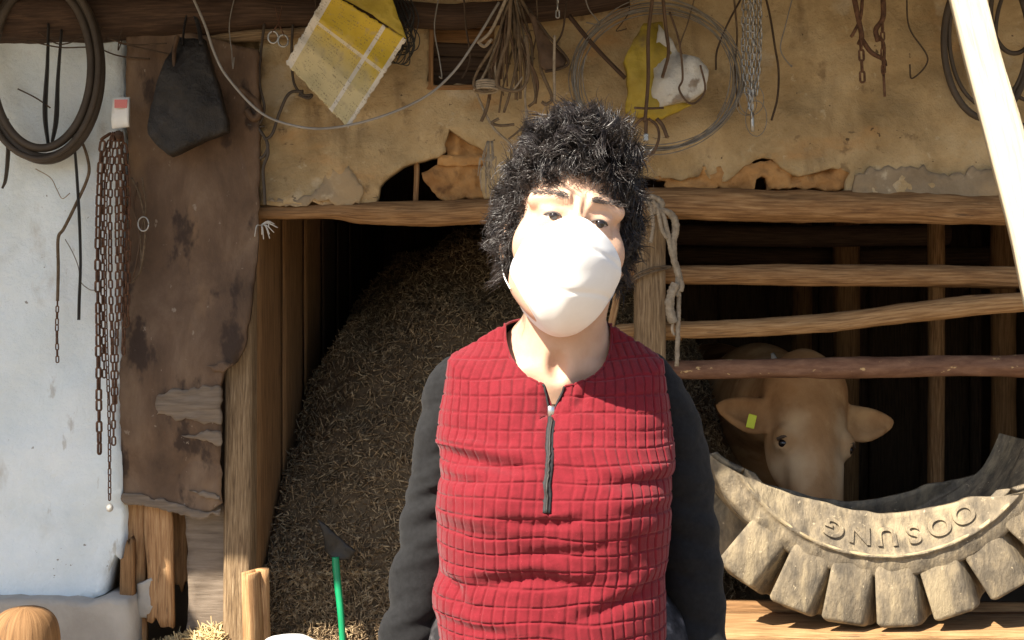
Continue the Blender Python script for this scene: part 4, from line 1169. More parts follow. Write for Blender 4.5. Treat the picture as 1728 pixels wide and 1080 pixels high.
# ------------------------------------------------------------------ rope on the fence post
rp = thing('tied_rope', 'frayed grey rope knotted over the top of the fence post', 'rope', W(1142, 620, 3.48))
for k, (pts, r) in enumerate([([(1092, 340), (1108, 352), (1130, 360), (1140, 380), (1136, 410), (1138, 440), (1146, 470), (1142, 500)], .011), ([(1100, 338), (1118, 362), (1126, 392), (1132, 420), (1140, 450), (1150, 478), (1148, 492)], .008),
                              ([(1140, 478), (1132, 500), (1130, 520), (1136, 545)], .014), ([(1146, 470), (1145, 520), (1144, 560), (1142, 618)], .0072), ([(1098, 344), (1102, 380), (1098, 410)], .006), ([(1110, 350), (1116, 385), (1126, 402)], .006), ([(1088, 342), (1100, 332), (1116, 344), (1106, 358), (1094, 350)], .010),
                              ([(1136, 540), (1134, 556), (1138, 566)], .004)]):
    V, F, uv = tube([W(*p, 3.485 - .006 * (k % 3)) for p in pts], r, 9, 10, .28, 60 + k, grain=40, twist=60); mk('rope_strand', V, F, MT['rope'], rp, uv)
tie = thing('rail_tie', 'thin twisted tie binding the uppermost rail to the fence post', 'tie', W(1095, 470, 3.52))
for dy in (0, 6):
    V, F, uv = tube([W(1066, 470 + dy, 3.56), W(1078, 462 + dy, 3.535), W(1100, 453 + dy, 3.53), W(1122, 450 + dy * .6, 3.545), W(1132, 450, 3.56)], .0038, 6, 6, .2, 3); mk('tie_strand', V, F, MT['rope_dark'], tie, uv)

# ------------------------------------------------------------------ green handled shovel on the heap
sh = thing('shovel', 'green handled tool with a dark blade stuck upright before the straw heap', 'shovel', (W(580, 1080, 3.6)[0], 3.6, 0))
V, F, uv = tube([W(582, 1290, 3.56), W(578, 1080, 3.60), W(568, 968, 3.63), W(566, 940, 3.635)], [.010, .010, .0115, .011], 12, 8); mk('handle', V, F, MT['green'], sh, uv)
V, F = sheet([(536, 876), (552, 888), (570, 905), (600, 930), (592, 944), (562, 946), (548, 930), (546, 905)], 3.64, step=6, thick=.006, jag=1, disp=bumps(.006, .04, 95), seed=95); mk('blade', V, F, MT['tool_dark'], sh)
wsk = thing('white_sack', 'white sack just showing at the bottom edge beside the green handle', 'sack', (W(490, 1080, 3.2)[0], 3.2, 0))
P, rr = [], []
cx_ = W(492, 1080, 3.2)[0]
V, F, uv = tube([(cx_, 3.2, 0), (cx_, 3.2, .1), (cx_ + .01, 3.2, .25), (cx_, 3.2, .37), (cx_, 3.2, .408), (cx_, 3.2, .416)], [.10, .13, .12, .10, .055, .01], 20, 6, .12, 97); mk('sack_body', V, F, MT['white_plastic'], wsk, uv)

# ================================================================== half tyre used as a trough
TD = 3.40                                   # distance of its near side wall
tcx, tcz = W(1490, 652, TD)[0], 1.083
tyre = thing('tyre_trough', 'half of a big tractor tyre used as a feed trough below the cow', 'tyre', (tcx, TD + .2, PLZ))
edge_px = [(1195, 768), (1205, 772), (1260, 801), (1330, 830), (1400, 850), (1460, 865), (1510, 868), (1570, 858), (1640, 838), (1728, 825), (1790, 800), (1830, 770)]
E = []
for x, y in edge_px:
    w = W(x, y, TD); dx, dz = w[0] - tcx, tcz - w[2]
    E.append((math.atan2(dx, dz), math.hypot(dx, dz)))
E = np.array(E)
TH = np.linspace(E[0, 0], E[-1, 0], 150)
rin = np.interp(TH, E[:, 0], E[:, 1])
rin = np.convolve(np.pad(rin, 4, mode='edge'), np.ones(9) / 9, 'valid') + .003 * vnoise(np.stack((TH * 9, TH * 0, TH * 0), -1), 1, 4)
RT = .548; TW = .40
def bulge(r):                               # side wall stands proud between bead and shoulder
    return -.045 * np.exp(-((r - .50) / .09) ** 2) + .02 - .012 * np.exp(-((r - .486) / .007) ** 2)
verts = []
for th, ri in zip(TH, rin):
    prof = []
    rr = np.concatenate((np.linspace(ri, min(max(ri, .466), .59), 8)[:-1], np.linspace(min(max(ri, .466), .59), min(max(ri + .002, .508), .596), 9)[:-1], np.linspace(min(max(ri + .002, .508), .596), RT, 6)))
    for r in rr: prof.append((r, float(bulge(r)) + .004 * math.sin(th * 40 + r * 30) * .3))
    for t in (.10, .2, .3, .9): prof.append((RT + .012, .03 + (TW - .06) * t))
    rb_ = ri + .02
    for r in np.linspace(RT, min(rb_, RT - .002), 8): prof.append((r, TW - float(bulge(r))))
    inner = [(max(r - .0, 0) - (.022 if i > 6 and i < len(prof) - 5 else 0.0), y + (.02 if y < TW / 2 else -.02)) for i, (r, y) in enumerate(prof)]
    loop = prof + inner[::-1]
    for r, y in loop:
        verts.append((tcx + r * math.sin(th), TD + y, tcz - r * math.cos(th)))
m_ = len(loop)
F = []
for i in range(len(TH) - 1):
    for j in range(m_):
        k = (j + 1) % m_
        F.append((i * m_ + j, (i + 1) * m_ + j, (i + 1) * m_ + k, i * m_ + k))
F.append(tuple(range(m_))); F.append(tuple((len(TH) - 1) * m_ + j for j in range(m_ - 1, -1, -1)))
mk('casing', verts, F, MT['rubber'], tyre)
# heavy lugs
def lug(th0, side):
    """chunky bar running from the shoulder towards the tread centre, slanted"""
    V = []
    nseg = 5
    for i in range(nseg + 1):
        t = i / nseg
        y = (-.020 + .24 * t) if side == 0 else (TW + .022 - .24 * t)
        th = th0 + .30 * t * (1 if side == 0 else 1)
        half = .082 - .016 * t
        rb_, rt_ = (.500 if i == 0 else .535), .700 - .006 * (i == 0)
        for (r, h) in ((rb_, half * 1.46), (rt_, half * 1.06), (rt_, -half * 1.06), (rb_, -half * 1.46)):
            a = th + h
            V.append((tcx + r * math.sin(a), TD + y, tcz - r * math.cos(a)))
    F = []
    for i in range(nseg):
        for j in range(4):
            k = (j + 1) % 4
            F.append((i * 4 + j, (i + 1) * 4 + j, (i + 1) * 4 + k, i * 4 + k))
    F += [(0, 1, 2, 3), tuple(nseg * 4 + j for j in (3, 2, 1, 0))]
    bm = bmesh.new()
    vs = [bm.verts.new(v) for v in V]
    for f in F: bm.faces.new([vs[i] for i in f])
    bmesh.ops.recalc_face_normals(bm, faces=bm.faces)
    bmesh.ops.bevel(bm, geom=list(bm.edges), offset=.013, segments=3, affect='EDGES', profile=.5)
    bm.verts.index_update()
    V = np.array([v.co for v in bm.verts]); F = [tuple(v.index for v in f.verts) for f in bm.faces]
    bm.free()
    V = V + .006 * np.stack([vnoise(V, 24, s) for s in (1, 2, 3)], -1)
    return V, F
for px, py in [(1242, 960), (1322, 1028), (1414, 1060), (1510, 1064), (1606, 1040), (1690, 985), (1765, 915)]:
    w = W(px, py, TD); th = math.atan2(w[0] - tcx, tcz - w[2])
    V, F = lug(th, 0); mk('lug', V, F, MT['rubber'], tyre, smooth=True)
for k in range(7):
    V, F = lug(-1.0 + .25 * k - .02, 1); mk('lug', V, F, MT['rubber'], tyre, smooth=False)
arc = [(tcx + .486 * math.sin(t), TD - .028, tcz - .486 * math.cos(t)) for t in np.linspace(-.98, .86, 40)]
V, F, uv = tube(arc, [.003] + [.0060] * 38 + [.003], 8, 2, .35, 3); mk('side_ridge', V, F, MT['worn'], tyre, uv)
# raised letters, upside down as the tyre lies
def letters(word, th_start, dth, r, size, parent, m):
    for k, ch in enumerate(word):
        cu = bpy.data.curves.new('letter', 'FONT'); cu.body = ch; cu.size = size; cu.align_x = 'CENTER'; cu.align_y = 'CENTER'; cu.extrude = .0025; cu.bevel_depth = .0015; cu.fill_mode = 'NONE' if False else 'BOTH'
        cu.offset = .0
        ob = bpy.data.objects.new('letter_source', cu); COL.objects.link(ob)
        dg = bpy.context.evaluated_depsgraph_get()
        me = bpy.data.meshes.new_from_object(ob.evaluated_get(dg))
        bpy.data.objects.remove(ob, do_unlink=True)
        th = th_start - dth * k
        V = np.array([v.co for v in me.vertices])
        F = [tuple(p.vertices) for p in me.polygons]
        bpy.data.meshes.remove(me)
        x, z, y = V[:, 0] * 1.25, V[:, 1], V[:, 2]
        lx, lr = -x, z                              # glyph up points outward (down), so the word reads upside down
        R_ = r + lr; a = th + lx / r
        W3 = np.stack((tcx + R_ * np.sin(a), TD + bulge(R_) - .004 - y, tcz - R_ * np.cos(a)), -1)
        mk('letter', W3, F, m, parent, smooth=False)
letters('OOSUNG', W(1632, 870, TD)[0] * 0 + .552, .178, .430, .068, tyre, MT['rubber'])

# ================================================================== cow
cow = thing('cow', 'tan cow lowering its head into the tyre trough behind the rails', 'cow', (1.1, 5.0, 0))
poll = W(1366, 616, 4.06); muz = W(1376, 902, 3.86)
S_ = (muz - poll); HL = np.linalg.norm(S_); S_ /= HL
g_ = R(12)
Lx = np.array((math.cos(g_), math.sin(g_), 0)); Lx -= S_ * (Lx @ S_); Lx /= np.linalg.norm(Lx)
Fr = np.cross(Lx, -S_); Fr /= np.linalg.norm(Fr)
if Fr[1] > 0: Fr = -Fr
HS = 1.12
def cl(l, f, s): return poll + (Lx * l + Fr * f + S_ * s) * HS
def cow_sdf(Pw):
    q = Pw - poll.astype(np.float32)
    H = np.stack((q @ Lx.astype(np.float32), q @ Fr.astype(np.float32), q @ S_.astype(np.float32)), -1)
    H = H / HS
    d = ell(H, (0, -.03, .14), (.118, .085, .20))
    d = smin(d, cap(H, (-.05, -.03, .06), (.05, -.03, .06), .065), .05)
    d = smin(d, cap(H, (0, -.01, .18), (0, 0, .48), .086, .070), .05)
    d = smin(d, ell(H, (0, -.01, .54), (.082, .072, .062)), .04)
    d = smin(d, cap(H, (0, -.10, .17), (0, -.05, .49), .06, .045), .05)
    for s in (-1, 1):
        d = smin(d, cap(H, (s * .056, .018, .32), (s * .042, .028, .50), .026, .024), .03)
        d = smin(d, ell(H, (s * .094, .014, .245), (.034, .036, .042)), .022)
        d = smax(d, -ell(H, (s * .120, .032, .262), (.020, .017, .010)), .012)
        d = smin(d, ell(H, (s * .060, -.06, .25), (.06, .06, .12)), .04)
        # ears: a leaf, hollow at the front
        e = H - np.array((s * .198, -.035, .158 + (.010 if s < 0 else 0)), np.float32)
        ca, sa = math.cos(.06 * s), math.sin(.06 * s)
        e = np.stack((e[..., 0] * ca - e[..., 2] * sa, e[..., 1], e[..., 0] * sa + e[..., 2] * ca), -1)
        tp = 1 - .34 * np.clip(e[..., 0] * s / .09, -1, 1)
        e = np.stack((e[..., 0], e[..., 1], (e[..., 2] + .010 * np.clip(e[..., 0] * s / .09, 0, 1)) / tp), -1)
        ear = ell(e, (0, 0, 0), (.092, .020, .056))
        ear = smax(ear, -ell(e, (.01 * s, .022, 0), (.070, .020, .038)), .008)
        d = smin(d, ear, .018)
        d = smax(d, -ell(H, (s * .035, .052, .570), (.012, .02, .016)), .008)
    d = d * HS
    # neck, trunk and legs in world axes
    d = smin(d, cap(Pw, cl(0, -.10, .09), (1.02, 4.75, .93), .125, .20), .09)
    d = smin(d, ell(Pw, (1.03, 4.95, .84), (.24, .34, .31)), .12)
    d = smin(d, cap(Pw, (1.03, 5.0, .84), (1.06, 5.9, .84), .26, .27), .12)
    d = smin(d, ell(Pw, (1.06, 6.15, .90), (.25, .32, .25)), .12)
    d = smin(d, ell(Pw, (1.03, 4.95, 1.05), (.10, .28, .10)), .08)
    for s in (-1, 1):
        x0 = 1.03 + s * .15
        d = smin(d, cap(Pw, (x0, 4.95, .75), (x0, 4.97, .42), .10, .058), .06)
        d = smin(d, cap(Pw, (x0, 4.97, .42), (x0, 4.99, .10), .052, .040), .03)
        d = smin(d, cap(Pw, (x0, 4.99, .10), (x0, 4.96, .035), .046, .05), .02)
        x1 = 1.06 + s * .16
        d = smin(d, cap(Pw, (x1, 6.1, .80), (x1, 5.95, .60), .14, .095), .06)
        d = smin(d, cap(Pw, (x1, 5.95, .60), (x1, 6.22, .42), .075, .055), .04)
        d = smin(d, cap(Pw, (x1, 6.22, .42), (x1, 6.18, .10), .045, .040), .03)
        d = smin(d, cap(Pw, (x1, 6.18, .10), (x1, 6.14, .035), .045, .05), .02)
    return d
xs = np.arange(.62, 1.42, .0085); zs = np.concatenate((np.arange(-.03, .50, .018), np.arange(.50, 1.16, .0085), np.arange(1.16, 1.42, .018)))
ys = np.concatenate((np.arange(3.68, 4.30, .0085), np.arange(4.30, 6.56, .03)))
V, F = isosurf(cow_sdf(grid(xs, ys, zs)), xs, ys, zs)
# darker stripe down the face and pale rings round the eyes as coat colour
body = mk('body', V, F, MT['coat'], cow)
q = V - poll
hl_, hf_, hs_ = q @ Lx / HS, q @ Fr / HS, q @ S_ / HS
pale = np.zeros(len(V))
for s in (-1, 1):
    pale = np.maximum(pale, np.exp(-((hl_ - s * .085) / .05) ** 2 - ((hs_ - .33) / .06) ** 2) * (hf_ > -.1))
    pale = np.maximum(pale, .6 * np.exp(-((hl_ - s * .075) / .035) ** 2 - ((hs_ - .20) / .05) ** 2) * (hf_ > -.1))
pale = np.clip(pale + .25 * fbm(V, 22, 4) * (pale > .15), 0, 1)
at = body.data.attributes.new('pale', 'FLOAT', 'POINT'); at.data.foreach_set('value', pale.astype(np.float32))
nt = MT['coat'].node_tree; bs_ = nt.nodes['Principled BSDF']; src = bs_.inputs['Base Color'].links[0].from_socket
an = nt.nodes.new('ShaderNodeAttribute'); an.attribute_name = 'pale'
mx_ = nt.nodes.new('ShaderNodeMix'); mx_.data_type = 'RGBA'
nt.links.new(an.outputs['Fac'], mx_.inputs[0]); nt.links.new(src, mx_.inputs[6]); mx_.inputs[7].default_value = (.60, .40, .22, 1)
nt.links.new(mx_.outputs[2], bs_.inputs['Base Color'])
def ball(c, r, sc=(1, 1, 1), sub=2):
    bm = bmesh.new(); bmesh.ops.create_icosphere(bm, subdivisions=sub, radius=1.0)
    V = np.array([v.co for v in bm.verts]) * np.array(sc) * r + np.asarray(c); F = [tuple(v.index for v in f.verts) for f in bm.faces]; bm.free()
    return V, F
for s in (-1, 1):
    V, F = ball(cl(s * .103, .024, .262), .0165); mk('eye', V, F, MT['eye'], cow)
    V, F, uv = tube([cl(s * .086, .044, .250), cl(s * .108, .041, .246), cl(s * .122, .026, .252)], .0065, 6, 5); mk('eyelid', V, F, MT['leather'], cow, uv)
    V, F, uv = tube([cl(s * .07, -.03, .035), cl(s * .095, -.03, .0), cl(s * .108, -.028, -.035)], [.022, .016, .006], 10, 6, .06, 3); mk('horn', V, F, MT['horn'], cow, uv)
V, F = ball(cl(0, .008, .582), 1, (.060, .05, .03)); mk('nose_pad', V, F, MT['coat_nose'], cow)
et = W(1268, 711, float(cl(-.2, 0, .1)[1]) - .045)
V, F = box(et, (.030, .004, .046), (0, .25, .2), .002); mk('ear_tag', V, F, MT['tag_yellow'], cow, smooth=False)
V, F, uv = tube([(1.06, 6.44, 1.02), (1.06, 6.52, .9), (1.06, 6.5, .5), (1.06, 6.48, .4)], [.03, .022, .018, .03], 8, 6); mk('tail', V, F, MT['coat'], cow, uv)

# ================================================================== the woman
D0 = 1.47                                   # distance of her shoulders
her = thing('person', 'woman in red quilted half-zip sweater with black sleeves and white face mask', 'person', (W(940, 0, D0)[0], D0 + .02, 0))
# ---- head frame (face looks towards -y of this frame, turned a little to the right and tilted)
HC = W(957, 388, 1.455)
RH = (Matrix.Rotation(R(9), 3, 'Y') @ Matrix.Rotation(R(4), 3, 'Z') @ Matrix.Rotation(R(-7), 3, 'X'))
RHn = np.array(RH) @ np.diag((.925, 1.0, 1.0))       # a slightly narrow head
RHi = np.linalg.inv(RHn)
def hw(p): return RHn @ np.asarray(p, float) + HC           # head frame -> world
def hl(Pw): return ((Pw - HC.astype(np.float32)) @ RHi.T.astype(np.float32))
EX, EY = .0295, -.0700
def head_sdf(H, detail=True):
    d = ell(H, (0, .018, .045), (.076, .094, .086))
    d = smin(d, ell(H, (0, -.018, -.030), (.064, .070, .092)), .03)
    d = smin(d, ell(H, (0, -.058, -.098), (.026, .024, .022)), .035)
    for s in (-1, 1):
        d = smin(d, ell(H, (s * .044, -.050, -.034), (.028, .026, .030)), .02)
        d = smin(d, cap(H, (s * .043, .0, -.072), (s * .018, -.052, -.098), .020, .02), .03)
    if not detail: return d
    for s in (-1, 1):
        d = smin(d, cap(H, (s * .014, -.0815, .0180), (s * .052, -.066, .0160), .0118, .0105), .012)
        d = smax(d, -ell(H, (s * EX, -.096, -.001), (.022, .0175, .0130)), .012)
    d = smin(d, cap(H, (0, -.079, .012), (0, -.104, -.040), .0085, .0140), .012)
    for s in (-1, 1):
        d = smin(d, ell(H, (s * .012, -.094, -.044), (.010, .012, .009)), .008)
        lid = ell(H, (s * EX, EY, -.001), (.0165, .0146, .0150))
        lid = smin(lid, cap(H, (s * (EX - .012), -.0810, .0050), (s * (EX + .013), -.0760, .0040), .0032, .0030), .004)
        d = smin(d, lid, .006)
        # narrow squinting slit
        d = smax(d, -ell(H, (s * EX, -.084, -.0035), (.0138, .010, .0018)), .0015)
        # bag below the eye
        d = smin(d, cap(H, (s * (EX - .010), -.0790, -.0120), (s * (EX + .012), -.0740, -.0125), .0040, .0036), .008)
        # ears
        e = H - np.array((s * .0775, .014, -.012), np.float32)
        ear = ell(e, (0, 0, 0), (.010, .020, .032))
        ear = smin(ear, ell(e, (0, -.006, -.028), (.007, .009, .010)), .006)
        ear = smax(ear, -ell(e, (s * .010, -.003, .004), (.006, .012, .020)), .004)
        d = smin(d, ear, .008)
    # frown folds between the brows
    for x in (-.006, .007):
        d = smax(d, -cap(H, (x, -.0925, .004), (x * 1.3, -.0895, .026), .0024), .006)
    return d
nk0, nk1 = W(956, 500, 1.485), W(945, 640, 1.52)
sh_l, sh_r = W(790, 655, 1.53), W(1090, 652, 1.53)
def body_sdf(Pw, head=True):
    d = cap(Pw, nk0, nk1, .050, .056)
    for s in (-1, 1):                                   # neck cords
        d = smin(d, cap(Pw, nk0 + np.array((s * .038, -.01, .0)), W(938 + s * 10, 640, 1.462), .012, .008), .02)
    d = smin(d, ell(Pw, W(940, 790, 1.535), (.140, .082, .175)), .05)
    for q in (sh_l, sh_r):
        d = smin(d, cap(Pw, W(945, 602, 1.528), q, .052, .030), .03)
    d = smin(d, cap(Pw, W(932, 625, 1.462), W(850, 628, 1.475), .011, .007), .014)   # collar bones
    d = smin(d, cap(Pw, W(950, 625, 1.462), W(1035, 626, 1.475), .011, .007), .014)
    d = smax(d, -ell(Pw, W(941, 618, 1.445), (.011, .016, .016)), .012)
    return d
h = .0021
lo = HC - np.array((.125, .13, .215)); hi = HC + np.array((.125, .145, .14))
xs, ys, zs = [np.arange(lo[k], hi[k], h) for k in range(3)]
G_ = grid(xs, ys, zs)
d = smin(head_sdf(hl(G_)), body_sdf(G_), .018)
# keep the head piece down to the chest only where the collar shows it
Vh, Fh = isosurf(d, xs, ys, zs)
# the rest of the body at a coarser step
ARM = {-1: [(762, 640, 1.515), (757, 720, 1.52), (741, 800, 1.525), (722, 900, 1.52), (700, 1000, 1.505), (684, 1080, 1.49), (668, 1160, 1.47)],
        1: [(1104, 640, 1.515), (1136, 720, 1.525), (1149, 800, 1.53), (1160, 900, 1.525), (1173, 1000, 1.515), (1180, 1080, 1.505), (1186, 1160, 1.49)]}
def rest_sdf(P):
    d = body_sdf(P)
    d = smin(d, ell(P, W(940, 1000, 1.54), (.125, .085, .22)), .06)
    d = smin(d, ell(P, W(940, 1150, 1.55), (.145, .10, .12)), .06)
    for s in (-1, 1):
        A = [W(*p) for p in ARM[s]]
        rr = [.022, .027, .029, .028, .026, .022, .019]
        for i in range(len(A) - 1): d = smin(d, cap(P, A[i], A[i + 1], rr[i], rr[i + 1]), .012)
        wr = A[-1]
        palm = wr + np.array((0, -.012, -.055))
        d = smin(d, cap(P, wr, palm, .018, .022), .012)
        d = smin(d, ell(P, palm + np.array((0, 0, .01)), (.016, .032, .038)), .012)
        for k, (fy, fl) in enumerate([(-.028, .068), (-.010, .075), (.008, .070), (.025, .056)]):
            a = palm + np.array((0, fy, -.018)); b_ = a + np.array((-s * .006, fy * .1 - .004, -fl * .55)); c_ = b_ + np.array((-s * .016, -.002, -fl * .4))
            d = smin(d, cap(P, a, b_, .0092, .0085), .004); d = smin(d, cap(P, b_, c_, .0084, .0070), .003)
        a = palm + np.array((-s * .006, -.026, .022)); b_ = a + np.array((-s * .014, -.026, -.026)); c_ = b_ + np.array((-s * .004, -.008, -.026))
        d = smin(d, cap(P, a, b_, .012, .0098), .008); d = smin(d, cap(P, b_, c_, .0096, .0078), .004)
        hip = np.array((W(940, 0, 1.55)[0] + s * .075, 1.55, .80)); knee = hip + np.array((s * .01, -.015, -.37)); ank = knee + np.array((0, .025, -.36))
        d = smin(d, cap(P, hip, knee, .085, .055), .04); d = smin(d, cap(P, knee, ank, .050, .032), .03)
        d = smin(d, cap(P, ank + np.array((0, .01, -.02)), ank + np.array((0, -.13, -.045)), .032, .026), .02)
    return d
xs = np.arange(-.26, .34, .0065); ys = np.arange(1.36, 1.68, .0065); zs = np.concatenate((np.arange(-.02, .50, .012), np.arange(.50, 1.215, .0065)))
Vb, Fb = isosurf(rest_sdf(grid(xs, ys, zs)), xs, ys, zs)
keep = np.all(Vb[Fb][:, :, 2] < 1.165, axis=1)           # shirt hides the join
Vall = np.vstack((Vh, Vb)); Fall = np.vstack((Fh, Fb[keep] + len(Vh)))
mk('body', Vall, Fall, MT['skin'], her)

# ---- eyes, lashes, brows
for s in (-1, 1):
    c = hw((s * EX, EY, -.002))
    V, F = ball(c, .0126, sub=3); eb = mk('eyeball', V, F, MT['sclera'], her)
    look = hw((s * EX + .001, EY - .0122, -.0035))
    V, F = ball(look, .0058, sub=2); mk('iris', V, F, MT['eye'], eb)
    V, F, uv = tube([hw((s * (EX - .0135), -.0795, -.0040)), hw((s * (EX - .005), -.0848, -.0004)), hw((s * (EX + .005), -.0838, -.0004)), hw((s * (EX + .0145), -.0755, -.0045))], [.0007, .0014, .0015, .0008], 6, 8); mk('lash_line', V, F, MT['brow'], her, uv)
    rnd = random.Random(20 + s)
    parts = []
    for k in range(95):
        t = rnd.random(); x = s * (.013 + .042 * t); z = .0200 + .0030 * math.sin(t * 2.6) + rnd.uniform(-.0038, .0038) * (1 - .5 * t)
        y = -.0930 + .0100 * t + .0132 * t * t
        # find the skin under the root
        p = np.array((x, -.12, z), np.float32)
        for _ in range(26): p[1] += float(head_sdf(p[None])[0]) * .9
        a = p + np.array((0, .0004, 0)); b_ = a + np.array((s * rnd.uniform(.004, .008), -.0012, rnd.uniform(-.001, .0035))); c_ = b_ + np.array((s * rnd.uniform(.002, .004), .0010, rnd.uniform(-.002, .001)))
        parts.append(tube([hw(a), hw(b_), hw(c_)], [.00035, .00032, .0001], 3, 2, caps=False))
    V, F, uv = merge(parts); mk('eyebrow', V, F, MT['brow'], her, uv)

# ---- mask: domed cloth that hugs the cheeks along its rim
def skin_y(x, z):
    """front of the bare face, nose included, in the head frame"""
    P = np.stack((x, np.full_like(x, -.16), z), -1).astype(np.float32)
    for _ in range(40):
        dd = smin(head_sdf(P, False), cap(P, (0, -.079, .012), (0, -.104, -.040), .0085, .0140), .012); P[:, 1] += np.clip(dd * .85, -.01, .02)
    return P[:, 1]
# rim in head coordinates (x, z), clockwise from the nose bridge
rim = np.array([(-.001, -.0050), (.013, -.0080), (.026, -.0145), (.040, -.0220), (.054, -.0330), (.0660, -.0480), (.0690, -.062), (.0640, -.080), (.055, -.098), (.041, -.117), (.025, -.131), (.006, -.1375),
                (-.014, -.134), (-.030, -.122), (-.044, -.106), (-.057, -.086), (-.0670, -.066), (-.066, -.048), (-.056, -.031), (-.042, -.0205), (-.028, -.0130), (-.015, -.0075)])
rc = catmull(np.vstack((np.hstack((rim, np.zeros((len(rim), 1)))), [[*rim[0], 0]])), 4)[:-1, :2]
xs = np.arange(-.082, .082, .0019); ys = np.arange(-.14, .025, .0019); zs = np.arange(-.15, .015, .0019)
H = grid(xs, ys, zs)
# distance to the rim outline, seen from the front
XZ = np.stack(np.meshgrid(xs, zs, indexing='ij'), -1).reshape(-1, 2)
dist = np.full(len(XZ), 9.0)
for i in range(len(rc)):
    p0, p1 = rc[i], rc[(i + 1) % len(rc)]
    t = np.clip(((XZ - p0) @ (p1 - p0)) / ((p1 - p0) @ (p1 - p0)), 0, 1)
    dist = np.minimum(dist, np.linalg.norm(XZ - p0 - t[:, None] * (p1 - p0), axis=1))
dist = np.where(inpoly(XZ, [tuple(r) for r in rc]), -dist, dist).reshape(len(xs), 1, len(zs)).astype(np.float32)
d = smin(head_sdf(H, False), cap(H, (0, -.079, .012), (0, -.104, -.040), .0085, .0140), .02) - .0042
Ht = H.copy(); Ht[..., 0] = H[..., 0] / np.clip(1.02 + 4.2 * (H[..., 2] + .06), .74, 1.12)
d = smin(d, ell(Ht, (0, -.055, -.062), (.057, .064, .066)), .025)
d = smin(d, cap(Ht, (0, -.098, -.012), (0, -.113, -.052), .006, .008), .016)
d = smin(d, ell(H, (0, -.068, -.056), (.042, .050, .046)), .04)
ax_ = np.abs(H[..., 0])
d = d + .0012 * np.exp(-((H[..., 2] + .040 + .16 * ax_) / .0028) ** 2) + .0012 * np.exp(-((H[..., 2] + .094 - .14 * ax_) / .0028) ** 2)
d = d + .0012 * vnoise((H * np.array((1, .3, 1), np.float32)).reshape(-1, 3), 60, 6).reshape(d.shape) * .5
d = smax(d, dist + 0 * d, .0018)
d = smax(d, H[..., 1] - .006, .003)
Vm, F = isosurf(d.astype(np.float32), xs, ys, zs)
Vm = (RHn @ Vm.T).T + HC
mask = mk('face_mask', Vm, F, MT['mask'], her)
for s in (-1, 1):
    for z0, z1 in ((-.045, .012), (-.085, -.040)):
        V, F, uv = tube([hw((s * .064, -.012, z0)), hw((s * .074, .004, (z0 * .6 + z1 * .4))), hw((s * .080, .024, z1))], .0010, 6, 6, flat=.5); mk('ear_loop', V, F, MT['mask'], mask, uv)

# ---- hair: a dense dark mass with many curled locks
def hair_field(H):
    """thickness envelope of the permed hair in the head frame"""
    d = ell(H, (.000, .030, .052), (.088, .098, .094))
    d = smin(d, ell(H, (.004, -.006, .092), (.064, .078, .052)), .03)
    d = smin(d, ell(H, (.004, -.052, .078), (.058, .042, .030)), .02)
    for s in (-1, 1): d = smin(d, ell(H, (s * .044, -.034, .068), (.036, .040, .032)), .02)
    d = smin(d, ell(H, (-.070, .026, .000), (.022, .052, .058)), .03)
    d = smin(d, ell(H, (.070, .020, .000), (.020, .056, .062)), .03)
    return d
def face_cut(H):
    """positive outside the open face"""
    f = ell(H, (-.006, -.11, -.030), (.064, .10, .081))
    return f
h = .0042
lo = HC - np.array((.15, .13, .15)); hi = HC + np.array((.15, .19, .19))
xs, ys, zs = [np.arange(lo[k], hi[k], h) for k in range(3)]
G_ = grid(xs, ys, zs); H = hl(G_)
d = hair_field(H) + .010
sh_ = H.shape[:-1]
nz_ = fbm(H.reshape(-1, 3), 55, 9, 2).reshape(sh_)
d = d + .006 * nz_
d = smax(d, -face_cut(H) + .006, .008)
d = smax(d, -(H[..., 2] + .062), .01)
Vc, Fc = isosurf(d.astype(np.float32), xs, ys, zs)
hair = mk('hair', Vc, Fc, MT['hair_mass'], her)

def curl_locks(roots, nrm, flow, L, amp, turns, ph, axis, rad, rng, seg=11, sides=3):
    n = len(roots)
    t = np.linspace(0, 1, seg)
    P = roots[:, None, :] + (nrm[:, None, :] * (t * (1 - .45 * t))[None, :, None] + flow[:, None, :] * (t ** 1.4)[None, :, None]) * L[:, None, None]
    a = np.cross(flow + .3 * nrm, axis); a /= np.linalg.norm(a, axis=1)[:, None] + 1e-9
    b = np.cross(nrm + flow, a); b /= np.linalg.norm(b, axis=1)[:, None] + 1e-9
    ang = ph[:, None] + 6.283 * turns[:, None] * t[None, :]
    env = amp[:, None] * np.clip(t * 2.2, 0, 1)[None, :]
    c0 = (np.cos(ang) - np.cos(ph)[:, None] * 0) * env; s0 = np.sin(ang) * env
    P = P + a[:, None, :] * c0[:, :, None] + b[:, None, :] * s0[:, :, None]
    T = np.gradient(P, axis=1); T /= np.linalg.norm(T, axis=2)[:, :, None] + 1e-9
    S = np.cross(T, rng.normal(size=(n, 1, 3))); S /= np.linalg.norm(S, axis=2)[:, :, None] + 1e-9
    U = np.cross(T, S)
    r = rad[:, None] * (1 - .7 * t[None, :] ** 2)
    rings = [P + (S * math.cos(6.283 * k / sides) + U * math.sin(6.283 * k / sides)) * r[:, :, None] for k in range(sides)]
    V = np.stack(rings, 2).reshape(-1, 3)
    b0 = (np.arange(n)[:, None, None] * seg + np.arange(seg - 1)[None, :, None]) * sides + np.arange(sides)[None, None, :]
    b1 = (np.arange(n)[:, None, None] * seg + np.arange(seg - 1)[None, :, None]) * sides + (np.arange(sides)[None, None, :] + 1) % sides
    F = np.stack((b0, b1, b1 + sides, b0 + sides), -1).reshape(-1, 4)
    return V, F
rng = np.random.default_rng(11)
